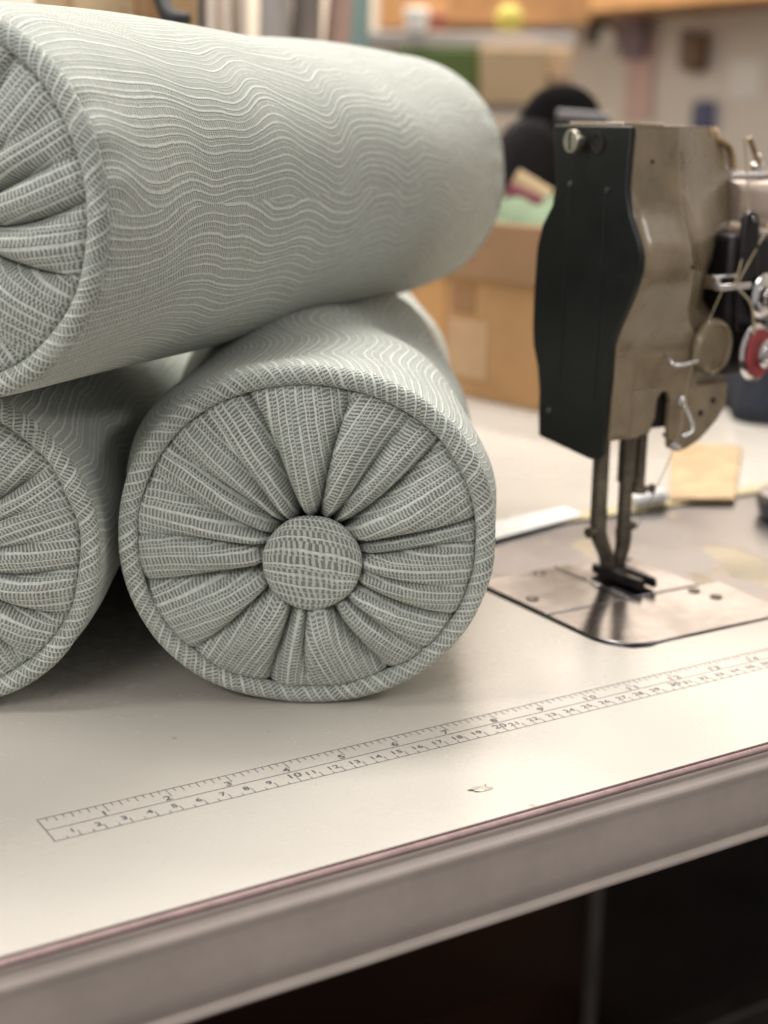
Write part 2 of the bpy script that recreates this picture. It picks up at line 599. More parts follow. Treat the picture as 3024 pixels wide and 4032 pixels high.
def make_bolster(key, label, seed):
    q = BOL[key]
    root = empty("bolster_pillow", (0, 0, 0))
    tag(root, label, "bolster pillow", "sage green bolster pillows in a pyramid")
    yaw, a, b, n = q['yaw'], q['a'], q['b'], q['n']
    h = np.array([math.cos(yaw), -math.sin(yaw), 0.0])
    ax = np.array([math.sin(yaw), math.cos(yaw), 0.0])
    up = np.array([0, 0, 1.0])
    c = np.array(q['c'])
    # cover
    nu, nth = 190, 300
    U = np.linspace(0, 1, nu)
    U = U + 0.0 * U
    th = np.linspace(0, 2 * np.pi, nth, endpoint=False)
    TH, UU = np.meshgrid(th, U)
    endd = np.minimum(UU, 1 - UU) * LEN
    # stuffed: the cover swells a little away from the seams, with small puckers at the seam
    swell = 1.0 + 0.022 * (1 - np.exp(-endd / 0.035)) - 0.020 * np.exp(-endd / 0.0035)
    rg = np.random.default_rng(seed)
    puck = sum(rg.normal() * np.sin(k * TH + rg.uniform(0, 6.28)) for k in range(17, 40, 3)) * 0.00022 * np.exp(-endd / 0.012)
    lump = sum(rg.normal() * np.sin(k * TH + rg.uniform(0, 6.28) + l * UU * 5) for k, l in ((2, 1), (3, 2), (4, -1), (5, 3), (3, -3))) * 0.0010 * np.clip(endd / 0.03, 0, 1)
    ex, ey = sup(th, 1, 1, n)
    X = ex[None] * (a * swell + puck + lump)
    Y = ey[None] * (b * swell + puck + lump)
    V = (c + X[..., None] * h + Y[..., None] * up + (UU * LEN)[..., None] * ax).reshape(-1, 3)
    V = settle(V, key)
    if key == 'top':      # the near end sags a little into the gap between the two below
        pass
    faces = []
    for i in range(nu - 1):
        for j in range(nth):
            j2 = (j + 1) % nth
            faces.append((i * nth + j, (i + 1) * nth + j, (i + 1) * nth + j2, i * nth + j2))
    per = 2 * math.pi * (a + b) / 2 * 100
    I = np.arange(nu - 1)[:, None].repeat(nth, 1)
    J = np.arange(nth)[None].repeat(nu - 1, 0)
    uo = seed * 13.7
    cs = []
    for di, dj in ((0, 0), (1, 0), (1, 1), (0, 1)):
        cs.append(np.stack([U[I + di] * LEN * 100 + uo, (J + dj) / nth * per + uo * 0.7], -1))
    uvs = np.stack(cs, 2).reshape(-1, 2)
    mesh_obj("cover", V, faces, FAB_BODY if key != 'left' else FAB_BODY2, root, True, uvs)
    # piping at both ends
    for near in (True, False):
        cc = c if near else c + ax * LEN
        sgn = -1.0 if near else 1.0
        nt, ns = 720, 20
        r0 = 0.0043
        tht = np.linspace(0, 2 * np.pi, nt, endpoint=False)
        pu, pv = sup(tht, a + 0.0004 - r0, b + 0.0004 - r0, n)
        w1, w2 = snoise(nt, seed * 3 + 1, 14), snoise(nt, seed * 3 + 2, 22)
        rr = r0 * (1 + 0.07 * w1)
        ph = np.linspace(0, 2 * np.pi, ns, endpoint=False)
        ctr = cc + (pu * (1 + 0.004 * w2))[:, None] * h + (pv * (1 + 0.004 * w2))[:, None] * up + (sgn * (0.0005 + 0.0012 * w1))[:, None] * ax
        rad = np.stack([np.cos(tht) * 1.0, np.sin(tht) * 1.0], 1)
        radv = rad[:, :1] * h + rad[:, 1:] * up
        P = ctr[:, None] + rr[:, None, None] * (np.cos(ph)[None, :, None] * radv[:, None] + np.sin(ph)[None, :, None] * sgn * ax)
        P = P.reshape(-1, 3)
        if key != 'top':
            P[:, 2] = np.maximum(P[:, 2], 0.0004)
        fs, cs = [], [[], [], [], []]
        seg = np.hypot(np.diff(np.append(pu, pu[0])), np.diff(np.append(pv, pv[0])))
        S = np.concatenate([[0], np.cumsum(seg)]) * 100
        uv = []
        for i in range(nt):
            i2 = (i + 1) % nt
            for j in range(ns):
                j2 = (j + 1) % ns
                fs.append((i * ns + j, i2 * ns + j, i2 * ns + j2, i * ns + j2))
                for (si, tj) in ((S[i], j), (S[i + 1], j), (S[i + 1], j + 1), (S[i], j + 1)):
                    tt = tj / ns * 2 * math.pi * r0 * 100
                    uv.append((si * 0.50 - tt * 0.87 + seed * 5, si * 0.87 + tt * 0.50))
        mesh_obj("piping", P, fs, FAB_PIPE, root, True, np.array(uv))
        if near and seed != 1:
            sh = {2: 17.0, 3: 41.0}[seed]
            rgp = random.Random(seed)
            pl = [((p[0] + sh), (p[1] + sh + rgp.uniform(-3, 3)), min(1.0, p[2] + rgp.uniform(-.2, .2)), p[3]) for p in PLEATS]
        else:
            pl = PLEATS
        end_panel(key, q, root, near, seed * 10 + near, pl, near)
        # covered button
        nb, mb = 72, 22
        hh = h if near else -h
        bc = cc + sgn * ax * 0.0010 + hh * BUTTON_OFF[key][0] + up * BUTTON_OFF[key][1]
        V2, F2, UV2 = [], [], []
        rbt = 0.0215
        prof = []
        for k in range(mb):
            s = k / (mb - 1)
            if s < 0.75:
                rr_ = rbt * math.sin(s / 0.75 * math.pi / 2)
                zz = 0.0066 * (0.40 + 0.60 * math.cos(s / 0.75 * math.pi / 2) ** 0.75)
            else:
                rr_ = rbt * (1 - (s - 0.75) * 0.5)
                zz = 0.0066 * 0.40 - (s - 0.75) * 4 * 0.0075
            prof.append((rr_, zz))
        for k, (rr_, zz) in enumerate(prof):
            for j in range(nb):
                t_ = 2 * math.pi * j / nb
                wob = 1 + 0.008 * math.sin(3 * t_ + seed) + 0.006 * math.sin(7 * t_)
                V2.append(bc + hh * math.cos(t_) * rr_ * wob + up * math.sin(t_) * rr_ * wob * 0.985 + sgn * ax * zz)
        V2 = np.array(V2)
        rot_ = math.radians(-7 + 31 * (seed - 1))
        for k in range(mb - 1):
            for j in range(nb):
                j2 = (j + 1) % nb
                F2.append((k * nb + j, k * nb + j2, (k + 1) * nb + j2, (k + 1) * nb + j))
                for (kk, jj) in ((k, j), (k, j + 1), (k + 1, j + 1), (k + 1, j)):
                    rr_ = rbt * kk / (mb - 1) * 1.25
                    t_ = 2 * math.pi * jj / nb
                    X_, Y_ = rr_ * math.cos(t_) * 100, rr_ * math.sin(t_) * 100
                    UV2.append((X_ * math.cos(rot_) + Y_ * math.sin(rot_) + 3, -X_ * math.sin(rot_) + Y_ * math.cos(rot_) + 5 + 0.06 * X_ * X_))
        mesh_obj("covered_button", V2, F2, FAB_BUTTON, root, True, np.array(UV2))
    return root


make_bolster('front', "sage green bolster on the table whose whole gathered end and covered button face the viewer", 1)
make_bolster('left', "sage green bolster on the table at the left, half cut off, below the upper one", 2)
make_bolster('top', "sage green bolster lying across the top of the other two, wavy striped side in view", 3)


# ------------------------------------------------------------------ sewing table
def laminate_mat():
    m, t, b = new_mat("cream_laminate")
    o = objco(t)
    x, y, z = sep(t, o)
    n1 = noise(t, o, 6.0, 4, 0.55)
    n2 = noise(t, o, 90.0, 4, 0.7)
    n3 = noise(t, o, 900.0, 2, 0.6)
    c = mixc(t, n1.step(0.3, 0.7), (0.550, 0.512, 0.455), (0.600, 0.562, 0.505))
    # small specks and smears left by years of use
    c = mixc(t, n2.step(0.66, 0.76) * 0.30, c, (0.42, 0.36, 0.29))
    smear = noise(t, vec(t, x * 5.0, y * 38.0 + x * 20.0, 2.0), 1.0, 4, 0.6).step(0.64, 0.74)
    c = mixc(t, smear * 0.10, c, (0.50, 0.44, 0.37))
    iso = (noise(t, vec(t, x * 7.0 + y * 4.0, y * 26.0 - x * 6.0, 9.0), 1.0, 3, 0.5) - 0.5).abs()
    msk = noise(t, o, 11.0, 2, 0.5).step(0.56, 0.66)
    scr = (1.0 - iso.step(0.0012, 0.0032)) * msk
    c = mixc(t, scr * 0.10, c, (0.40, 0.33, 0.27))
    vor = t.nodes.new('ShaderNodeTexVoronoi')
    t.links.new(o, vor.inputs['Vector'])
    vor.inputs['Scale'].default_value = 26.0
    sp = N(t, vor.outputs['Distance'])
    c = mixc(t, (1.0 - sp.step(0.02, 0.05)) * 0.45, c, (0.30, 0.22, 0.17))
    t.links.new(c, b.inputs['Base Color'])
    rr = (n1 * 0.10 + n2 * 0.06 + 0.19 + smear * 0.12).clamp()
    t.links.new(rr.k, b.inputs['Roughness'])
    b.inputs['Specular IOR Level'].default_value = 0.32
    bump(t, b, n3 * 0.3 + n2 * 0.7, 0.00006)
    return m


LAM = laminate_mat()
MDF = plain("raw_board_edge", (0.42, 0.27, 0.20), 0.8, 0, 0.2, 200, 0.0004)
EDGE = plain("taupe_edge_moulding", (0.500, 0.424, 0.382), 0.34, 0, 0.045, 24, 0.0001)
SEAM = plain("dark_red_glue_line", (0.085, 0.030, 0.032), 0.5, 0, 0.3, 300)
PINK = plain("mauve_lip", (0.36, 0.245, 0.235), 0.35, 0, 0.12, 60)
INK = plain("printed_grey_ink", (0.17, 0.155, 0.165), 0.6, 0, 0.25, 260)

YE = -0.0826
table = empty("sewing_table", (0, 0, 0))
tag(table, "cream laminate sewing table with printed ruler and taupe edge moulding", "table")

# outline of the machine cut-out, from the photograph
CUT = [(0.3045, 0.2400), (0.3045, 0.0520), (0.3062, 0.0445), (0.3095, 0.0375), (0.3150, 0.0325), (0.3235, 0.0300),
       (0.3300, 0.0312), (0.3360, 0.0318), (0.9200, 0.0318), (0.9200, 0.2400)]


def slab_with_hole(x0, x1, y0, y1, z0, z1, hole):
    bm = bmesh.new()
    outer = [(x0, y0), (x1, y0), (x1, y1), (x0, y1)]
    for z, flip in ((z1, False), (z0, True)):
        ov = [bm.verts.new((p[0], p[1], z)) for p in outer]
        hv = [bm.verts.new((p[0], p[1], z)) for p in hole]
        es = [bm.edges.new((l[i], l[(i + 1) % len(l)])) for l in (ov, hv) for i in range(len(l))]
        bmesh.ops.triangle_fill(bm, use_beauty=True, edges=es)
        if z == z1: top = (ov, hv)
        else: bot = (ov, hv)
    for A, B in zip(top, bot):
        n = len(A)
        for i in range(n):
            bm.faces.new((A[i], A[(i + 1) % n], B[(i + 1) % n], B[i]))
    return bm


TX0, TX1, TY1 = -0.42, 1.05, 0.474
bm_obj("board_core", slab_with_hole(TX0, TX1, YE + 0.0005, TY1 - 0.0005, -0.040, -0.0012, [(p[0] - 0.001, p[1] - 0.001) for p in CUT]), MDF, table)
bm_obj("laminate_top", slab_with_hole(TX0, TX1, YE, TY1, -0.0011, 0.0, CUT), LAM, table)

# edge moulding profile (y, z), extruded along x
prof = [(-0.0018, -0.0022), (-0.0030, -0.0030), (-0.0030, -0.0042), (-0.0024, -0.0054), (-0.0026, -0.0060),
        (-0.0044, -0.0072), (-0.0053, -0.0084), (-0.0054, -0.0094), (-0.0050, -0.0112), (-0.0047, -0.0135), (-0.0052, -0.0200), (-0.0052, -0.0290),
        (-0.0047, -0.0352), (-0.0036, -0.0366), (-0.0036, -0.0374), (-0.0052, -0.0384), (-0.0056, -0.0398), (-0.0048, -0.0414),
        (-0.0026, -0.0418), (0.0, -0.0418)]


def extrude_profile(name, pr, y0, x0, x1, mat, parent, nseg=60, wob=0.0):
    V, F = [], []
    m = len(pr)
    ph = R.uniform(0, 6)
    for i in range(nseg + 1):
        x = x0 + (x1 - x0) * i / nseg
        for (dy, z) in pr:
            k = wob * (math.sin(x * 31 + ph) * .5 + math.sin(x * 83 + ph * 2) * .5)
            V.append((x, y0 + dy + (k if dy < -0.002 else 0), z))
    for i in range(nseg):
        for j in range(m - 1):
            F.append((i * m + j, (i + 1) * m + j, (i + 1) * m + j + 1, i * m + j + 1))
    F.append(tuple(range(m)))
    F.append(tuple(nseg * m + j for j in range(m))[::-1])
    return mesh_obj(name, V, F, mat, parent, True)


extrude_profile("edge_moulding", prof, YE, TX0, TX1, EDGE, table, 120, 0.0002)
extrude_profile("moulding_lip", [(-0.0006, -0.0010), (-0.0012, -0.0004), (-0.0022, -0.0005), (-0.0029, -0.0012), (-0.0032, -0.0022), (-0.0024, -0.0028)], YE, TX0, TX1, PINK, table, 120, 0.0001)
extrude_profile("glue_line", [(-0.00005, -0.00075), (-0.00035, -0.0001), (-0.0010, -0.0002), (-0.0012, -0.0012)], YE, TX0, TX1, SEAM, table, 200, 0.0)

# printed ruler
RW = 0.01926
YM = -0.0098


def build_ruler():
    V, F = [], []
    zz = 0.00012

    def quad(a, b, w):
        a, b = Vector(a), Vector(b)
        d = (b - a).normalized()
        n = Vector((-d.y, d.x)) * w / 2
        i = len(V)
        for p in (a - n, b - n, b + n, a + n):
            V.append((p.x, p.y, zz))
        F.append((i, i + 1, i + 2, i + 3))
    LW = 0.00033
    XE = 0.92
    quad((0, 0), (XE, 0), LW)
    quad((0, -RW), (XE, -RW), LW)
    quad((0, YM), (XE, YM), LW)
    quad((0, 0.00015), (0, -RW - 0.00015), LW * 1.25)
    for k in range(1, int(XE / 0.003175)):
        x = k * 0.003175
        L = 0.0064 if k % 8 == 0 else (0.0040 if k % 2 == 0 else 0.0026)
        quad((x, 0), (x, -L), LW)
    for k in range(1, int(XE / 0.005)):
        x = k * 0.005
        L = 0.0041 if k % 2 == 0 else 0.0021
        if k > 40 and k % 2 == 1:
            L = 0.0026
        quad((x, -RW), (x, -RW + L), LW)

    def text(s, x, y, size, sx=1.25, align='RIGHT'):
        cu = bpy.data.curves.new("t", 'FONT')
        cu.body = s
        cu.size = size
        cu.align_x = align
        cu.offset = size * 0.016
        cu.resolution_u = 4
        cu.space_character = 1.12
        ob = bpy.data.objects.new("t", cu)
        me = bpy.data.meshes.new_from_object(ob)
        base = len(V)
        for v in me.vertices:
            V.append((x + v.co.x * sx, y + v.co.y, zz))
        for p in me.polygons:
            F.append(tuple(base + i for i in p.vertices))
        bpy.data.meshes.remove(me)
        bpy.data.objects.remove(ob)
        bpy.data.curves.remove(cu)
    for k in range(1, 36):
        x = k * 0.0254
        if x > XE - 0.01: break
        if k < 10:
            text(str(k), x - 0.0005, -0.0088, 0.0050)
        else:
            s = str(k)
            text(s[0], x - 0.0006, -0.0088, 0.0050)
            text(s[1], x + 0.0006, -0.0088, 0.0050, align='LEFT')
    for k in range(1, 91):
        x = k * 0.01
        if x > XE - 0.01: break
        if k % 10 == 0:
            s = str(k)
            text(s[0], x - 0.0003, -0.0150, 0.0052)
            text(s[1], x - 0.0002, -0.0150, 0.0052, align='LEFT')
        else:
            text(str(k), x - 0.0004, -0.0157, 0.0042)
    return mesh_obj("printed_ruler", V, F, INK, table, False)


build_ruler()

# chip in the laminate near the edge and a smear round it
bm = bmesh.new()
chip = []
for k in range(22):
    t_ = 2 * math.pi * k / 22
    rr_ = 1 + 0.12 * math.sin(3 * t_ + 1) + 0.06 * math.sin(7 * t_)
    px_, py_ = 0.0042 * rr_ * math.cos(t_), 0.0021 * rr_ * math.sin(t_)
    chip.append((0.1572 + px_ * 0.93 + py_ * 0.36, -0.0600 - px_ * 0.36 + py_ * 0.93))
vs = [bm.verts.new((p[0], p[1], 0.00015)) for p in chip]
cv = bm.verts.new((0.1572, -0.0600, 0.00055))
vin = [bm.verts.new((0.1572 + (p[0] - 0.1572) * 0.7, -0.0600 + (p[1] + 0.0600) * 0.7, 0.0005)) for p in chip]
for k in range(22):
    bm.faces.new((vs[k], vs[(k + 1) % 22], vin[(k + 1) % 22], vin[k]))
    bm.faces.new((vin[k], vin[(k + 1) % 22], cv))
bm_obj("glue_drip", bm, plain("dried_glue", (0.50, 0.44, 0.35), 0.18, 0, 0.06, 300, 0.0001, 0.6), table, True)
bm = bmesh.new()
for (cx, cy, rx, ry, rot_) in ((0.1530, -0.0590, 0.0016, 0.0006, -0.9), (0.1545, -0.0612, 0.0012, 0.0005, -0.5), (0.1603, -0.0580, 0.0006, 0.0003, 0.9)):
    vs = []
    for k in range(14):
        t_ = 2 * math.pi * k / 14
        rr_ = 1 + 0.3 * math.sin(2 * t_ + cx * 900)
        px, py = rx * rr_ * math.cos(t_), ry * rr_ * math.sin(t_)
        vs.append(bm.verts.new((cx + px * math.cos(rot_) - py * math.sin(rot_), cy + px * math.sin(rot_) + py * math.cos(rot_), 0.00022)))
    bm.faces.new(vs)
bm_obj("chipped_spot", bm, plain("bare_board", (0.10, 0.055, 0.04), 0.8, 0, 0.2, 200), table)

# table underframe
FRAME = plain("dark_painted_steel", (0.05, 0.045, 0.042), 0.45, 0.3, 0.2, 20)
GREY = plain("grey_steel_leg", (0.23, 0.21, 0.20), 0.4, 0.4, 0.15, 20)
for (lx, ly) in ((-0.30, 0.02), (0.95, 0.0), (-0.30, 0.40), (0.95, 0.40)):
    bm = bmesh.new()
    add_box(bm, (lx - 0.025, ly - 0.02, -0.748), (lx + 0.025, ly + 0.02, -0.0405))
    bm_obj("table_leg", bm, GREY, table, bevel=0.003)
bm = bmesh.new()
add_box(bm, (-0.274, 0.385, -0.62), (0.924, 0.415, -0.57))
bm_obj("cross_bar", bm, FRAME, table, bevel=0.003)

# ------------------------------------------------------------------ sewing machine
TAUPE = plain("taupe_enamel", (0.235, 0.180, 0.112), 0.30, 0, 0.13, 55, 0.00010, 0.5, 0.3)
BLACK = plain("black_enamel_plate", (0.0045, 0.0060, 0.0055), 0.42, 0, 0.15, 60, 0.00003, 0.42)
STEEL = plain("polished_steel", (0.34, 0.32, 0.33), 0.20, 1.0, 0.22, 45, 0.00002)
STEEL2 = plain("worn_bed_plate", (0.30, 0.285, 0.29), 0.20, 0.97, 0.26, 14, 0.00003)
CHROME = plain("chrome", (0.72, 0.70, 0.70), 0.16, 1.0, 0.06, 60)
OILY = plain("oily_dark_steel", (0.16, 0.135, 0.105), 0.38, 0.75, 0.25, 90, 0.0001)
BLKM = plain("blackened_steel", (0.022, 0.018, 0.020), 0.38, 0.4, 0.2, 90)
RED = plain("red_felt_washer", (0.36, 0.050, 0.055), 0.75, 0, 0.15, 120)
BRASSY = plain("brass_screw", (0.50, 0.47, 0.38), 0.35, 0.9, 0.15, 300)
HOLE = plain("recess_shade_black", (0.010, 0.008, 0.007), 0.7, 0, 0.2, 60)  # near-black colour stands for the shade inside openings and screw holes
THREAD = plain("tan_thread", (0.42, 0.35, 0.23), 0.85, 0, 0.15, 800)


def bed_mat():
    m, t, b = new_mat("bed_worn_paint")
    o = objco(t)
    x, y, z = sep(t, o)
    n1 = noise(t, o, 22.0, 4, 0.6)
    n2 = noise(t, o, 140.0, 4, 0.65)
    # paint worn off round the needle, metal shows
    n4 = noise(t, o, 9.0, 3, 0.5)
    e1 = (x - 0.470 + (n1 - 0.5) * 0.05 + (n4 - 0.5) * 0.30)
    e2 = (y - 0.198 + (n1 - 0.5) * 0.02 + (n4 - 0.5) * 0.12)
    worn = e1.max(e2).step(0.0, 0.004).max(noise(t, o, 17.0, 3, 0.55).step(0.60, 0.64))
    c = mixc(t, worn, (0.22, 0.21, 0.215), (0.34, 0.28, 0.18))
    c = mixc(t, n2.step(0.55, 0.75) * 0.45, c, (0.16, 0.13, 0.10))
    t.links.new(c, b.inputs['Base Color'])
    t.links.new((1.0 - worn).k, b.inputs['Metallic'])
    t.links.new((n1 * 0.25 + 0.2).k, b.inputs['Roughness'])
    bump(t, b, worn * 0.5 + n2 * 0.2, 0.0003)
    return m


BED = bed_mat()
mach = empty("sewing_machine", (0.385, 0.13, -0.012))
tag(mach, "taupe walking foot sewing machine with black face plate let into the table", "sewing machine")
MO = Vector((0.385, 0.13, -0.012))


def mpart(name, bm, mat, parent=None, **kw):
    """meshes are written in world coordinates, then shifted to the parent's origin"""
    o = bm_obj(name, bm, mat, parent or mach, **kw)
    for v in o.data.vertices:
        v.co -= MO
    return o


# bed
bm = bmesh.new()
add_prism(bm, [(0.3062, 0.2392), (0.3075, 0.0560), (0.3100, 0.0475), (0.3160, 0.0395), (0.3235, 0.0362), (0.3320, 0.0345), (0.9150, 0.0345), (0.9150, 0.2392)], 2, -0.060, -0.0008)
mpart("bed", bm, BED, bevel=0.0012)
# sliding plate in front, needle plate and rear slide
bm = bmesh.new()
add_prism(bm, [(0.3080, 0.0925), (0.3072, 0.0560), (0.3100, 0.0470), (0.3160, 0.0385), (0.3235, 0.0352), (0.3320, 0.0338), (0.4250, 0.0335), (0.4300, 0.0925)], 2, -0.0006, 0.0006)
mpart("slide_plate", bm, STEEL2, bevel=0.0006)
bm = bmesh.new()
add_prism(bm, [(0.3085, 0.0935), (0.3640, 0.0935), (0.3640, 0.1600), (0.3085, 0.1600)], 2, -0.0006, 0.0007)
mpart("bed_slide", bm, STEEL2, bevel=0.0006)
bm = bmesh.new()
add_prism(bm, [(0.3650, 0.0935), (0.4160, 0.0935), (0.4160, 0.1600), (0.3650, 0.1600)], 2, -0.0006, 0.0010)
mpart("needle_plate", bm, STEEL, bevel=0.0006)
bm = bmesh.new()
for k in range(9):
    add_box(bm, (0.3800, 0.105 + k * 0.0022, 0.0010), (0.3850, 0.1062 + k * 0.0022, 0.0020))
    add_box(bm, (0.3900, 0.105 + k * 0.0022, 0.0010), (0.3950, 0.1062 + k * 0.0022, 0.0020))
mpart("feed_dog", bm, CHROME)
for (sx, sy) in ((0.3172, 0.118), (0.3500, 0.154), (0.4050, 0.0860), (0.4080, 0.0720), (0.4110, 0.150)):
    bm = bmesh.new()
    add_lathe(bm, (sx, sy, 0.0006), (0, 0, 1), [(0, 0.0034), (0.0006, 0.0034), (0.0009, 0.0028), (0.0005, 0.0026), (0.0001, 0)], 20)
    add_box(bm, (sx - 0.0026, sy - 0.0004, 0.0006), (sx + 0.0026, sy + 0.0004, 0.0010))
    mpart("bed_screw", bm, OILY)

# head casting: lofted sections from top to bottom (z, front y, crease x, chamfer x, chamfer dy)
SEC = [(0.2495, 0.1008, 0.3871, 0.4420, 0.030), (0.2350, 0.1014, 0.3886, 0.4560, 0.030), (0.2190, 0.1020, 0.3912, 0.4625, 0.030),
       (0.2090, 0.1000, 0.3918, 0.4610, 0.030), (0.2000, 0.0962, 0.3912, 0.4560, 0.030), (0.1925, 0.0915, 0.3900, 0.4480, 0.030), (0.1856, 0.0890, 0.3900, 0.4420, 0.030),
       (0.1790, 0.0888, 0.3915, 0.4380, 0.030), (0.1720, 0.0900, 0.3930, 0.4345, 0.030), (0.1640, 0.0935, 0.3960, 0.4330, 0.027), (0.1560, 0.0978, 0.3990, 0.4330, 0.022),
       (0.1480, 0.1020, 0.4050, 0.4350, 0.016), (0.1395, 0.1055, 0.4130, 0.4380, 0.010), (0.1250, 0.1072, 0.4180, 0.4400, 0.006), (0.1117, 0.1077, 0.4180, 0.4400, 0.006)]
XL = 0.3565
YB = 0.1750
V, F = [], []
def back_y(z):
    zz = [p[1] for p in ((0, 0.07), (0, 0.105), (0, .118), (0, .129), (0, .14), (0, .16), (0, .183), (0, .196), (0, .207), (0, .218), (0, .23), (0, .25))]
    yy = [0.163, 0.163, 0.166, 0.170, 0.172, 0.172, 0.171, 0.167, 0.159, 0.157, 0.158, 0.161]
    return float(np.interp(z, zz, yy))


for (z, yf, xc, xr, dy) in SEC:
    YB = back_y(z)
    if dy > 0.02:
        xr, dy = xr + 0.022, dy + 0.024
    pts = [(XL, YB), (XL, yf + 0.0015), (XL + 0.0012, yf)]
    for k in range(1, 6):
        pts.append((XL + 0.0012 + (xc - 0.003 - XL - 0.0012) * k / 5, yf))
    pts += [(xc - 0.0012, yf + 0.0003), (xc, yf + 0.0014), (xc + 0.0014, yf + 0.0032)]
    nmain = len(pts)
    for k in range(1, 6):
        s = k / 5
        pts.append((xc + 0.0014 + (xr - xc - 0.0014) * s, yf + 0.0032 + (dy - 0.0032) * s ** 1.15))
    pts += [(xr + 0.003, yf + dy + 0.006), (xr + 0.003, max(YB, yf + dy + 0.012)), (xr - 0.03, max(YB, yf + dy + 0.012))]
    V.append([(p[0], p[1], z) for p in pts])
m = len(V[0])
for main in (True,):
    verts = [p for row in V for p in row]
    faces = []
    for i in range(len(V) - 1):
        for j in range(m):
            j2 = (j + 1) % m
            is_ch = nmain - 1 <= j < nmain + 4
            faces.append((i * m + j, i * m + j2, (i + 1) * m + j2, (i + 1) * m + j))
    if main:
        faces.append(tuple(range(m))[::-1])
        faces.append(tuple((len(V) - 1) * m + j for j in range(m)))
    o = mesh_obj("head_casting" if main else "head_side", np.array(verts) - np.array(MO), faces, TAUPE, mach, True)
    o.data.set_sharp_from_angle(angle=math.radians(50))

# lower front of the head, with the slot for the foot lift and rounded corner
yl = 0.1077
bm = bmesh.new()
low = [(XL, 0.1117), (XL, 0.0860), (0.3770, 0.0860), (0.3775, 0.0870), (0.3850, 0.0880), (0.3865, 0.0940), (0.3880, 0.0955), (0.3885, 0.1060), (0.3915, 0.1100), (0.3960, 0.1100), (0.3985, 0.1060),
       (0.3985, 0.0900), (0.4000, 0.0780), (0.4060, 0.0752), (0.4130, 0.0765), (0.4220, 0.0805), (0.4290, 0.0860), (0.4340, 0.0905), (0.4400, 0.0985), (0.4405, 0.1117)]
add_prism(bm, low, 1, yl, yl + 0.004)
mpart("lower_head", bm, TAUPE, bevel=0.0012)
bm = bmesh.new()
add_box(bm, (0.3600, 0.1135, 0.0880), (0.4300, 0.1580, 0.1112))
mpart("inner_works", bm, HOLE, bevel=0.003)  # black block gives the shaded inside of the slot by colour
bm = bmesh.new()
add_box(bm, (XL + 0.0003, yl - 0.0016, 0.0882), (XL + 0.0130, yl + 0.0005, 0.1420))
mpart("front_cover_strip", bm, TAUPE, bevel=0.0008)
bm = bmesh.new()
add_lathe(bm, (0.4240, 0.1065, 0.1330), (0.15, -1, 0), [(0, 0.0155), (0.002, 0.0155), (0.0040, 0.0142), (0.0044, 0.0125), (0.0030, 0.0120), (0.0025, 0.0), ], 40)
mpart("tension_boss", bm, TAUPE, smooth=True)
for (px, pz, rr_) in ((0.3900, 0.1790, 0.0010), (0.4211, 0.0958, 0.0018), (0.4300, 0.1022, 0.0018), (0.3690, 0.2320, 0.0009)):
    yy = {0.1790: 0.0886, 0.2320: 0.1012}.get(pz, yl)
    bm = bmesh.new()
    add_lathe(bm, (px, yy - 0.0004, pz), (0, 1, 0), [(0, 0), (0, rr_), (0.0006, rr_), (0.0006, 0)], 16)
    mpart("screw_hole", bm, HOLE)

# black face plate standing proud on the left side of the head
plate = [(0.1008, 0.2492), (0.1022, 0.2191), (0.0985, 0.2060), (0.0905, 0.1930), (0.0878, 0.1856), (0.0884, 0.1780), (0.0900, 0.1724), (0.0945, 0.1620), (0.1002, 0.1519), (0.1045, 0.1430),
         (0.1066, 0.1370), (0.1077, 0.1117), (0.1093, 0.0787), (0.1130, 0.0752), (0.1200, 0.0742), (0.1649, 0.0787), (0.1660, 0.0900), (0.1664, 0.1050), (0.1690, 0.1180), (0.1735, 0.1290),
         (0.1748, 0.1400), (0.1750, 0.1600), (0.1739, 0.1832), (0.1700, 0.1960), (0.1619, 0.2072), (0.1600, 0.2180), (0.1612, 0.2300), (0.1640, 0.2492)]
bm = bmesh.new()
add_prism(bm, plate, 0, 0.3530, 0.3563)
fp = mpart("face_plate", bm, BLACK, bevel=0.0009)
bm = bmesh.new()
for (y_, z0, z1) in ((0.1478, 0.112, 0.2175), (0.1178, 0.108, 0.2155)):
    add_box(bm, (0.35265, y_ - 0.0006, z0), (0.3531, y_ + 0.0006, z1))
mpart("pressed_rib", bm, BLACK, fp, bevel=0.0003)
for (y_, z_) in ((0.1465, 0.2190), (0.1160, 0.2172), (0.1556, 0.0951)):
    bm = bmesh.new()
    add_lathe(bm, (0.3530, y_, z_), (-1, 0, 0), [(0, 0.0017), (0.0009, 0.0015), (0.0013, 0)], 16)
    mpart("rivet", bm, STEEL, fp, smooth=True)
bm = bmesh.new()
add_cyl(bm, (0.3530, 0.1395, 0.2412), (0.3490, 0.1395, 0.2412), 0.0030)
add_lathe(bm, (0.3490, 0.1395, 0.2412), (-1, 0, 0), [(0, 0), (0, 0.0054), (0.0006, 0.0060), (0.0032, 0.0060), (0.0036, 0.0056), (0.0036, 0)], 32)
ks = mpart("slotted_screw", bm, BRASSY, fp, smooth=True)
bm = bmesh.new()
add_box(bm, (0.34520, 0.1389, 0.2366), (0.34545, 0.1402, 0.2458))
mpart("screw_slot", bm, HOLE, ks)
bm = bmesh.new()
add_lathe(bm, (0.3529, 0.1260, 0.2405), (-1, 0, 0), [(0.0, 0.0055), (0.0006, 0.0055), (0.0006, 0.0042), (0.0001, 0.0040), (0.0001, 0)], 24)
mpart("screw_recess", bm, HOLE, fp)
bm = bmesh.new()
add_box(bm, (0.3575, 0.1120, 0.2496), (0.3860, 0.1560, 0.2510))
mpart("top_cover", bm, TAUPE, bevel=0.001)

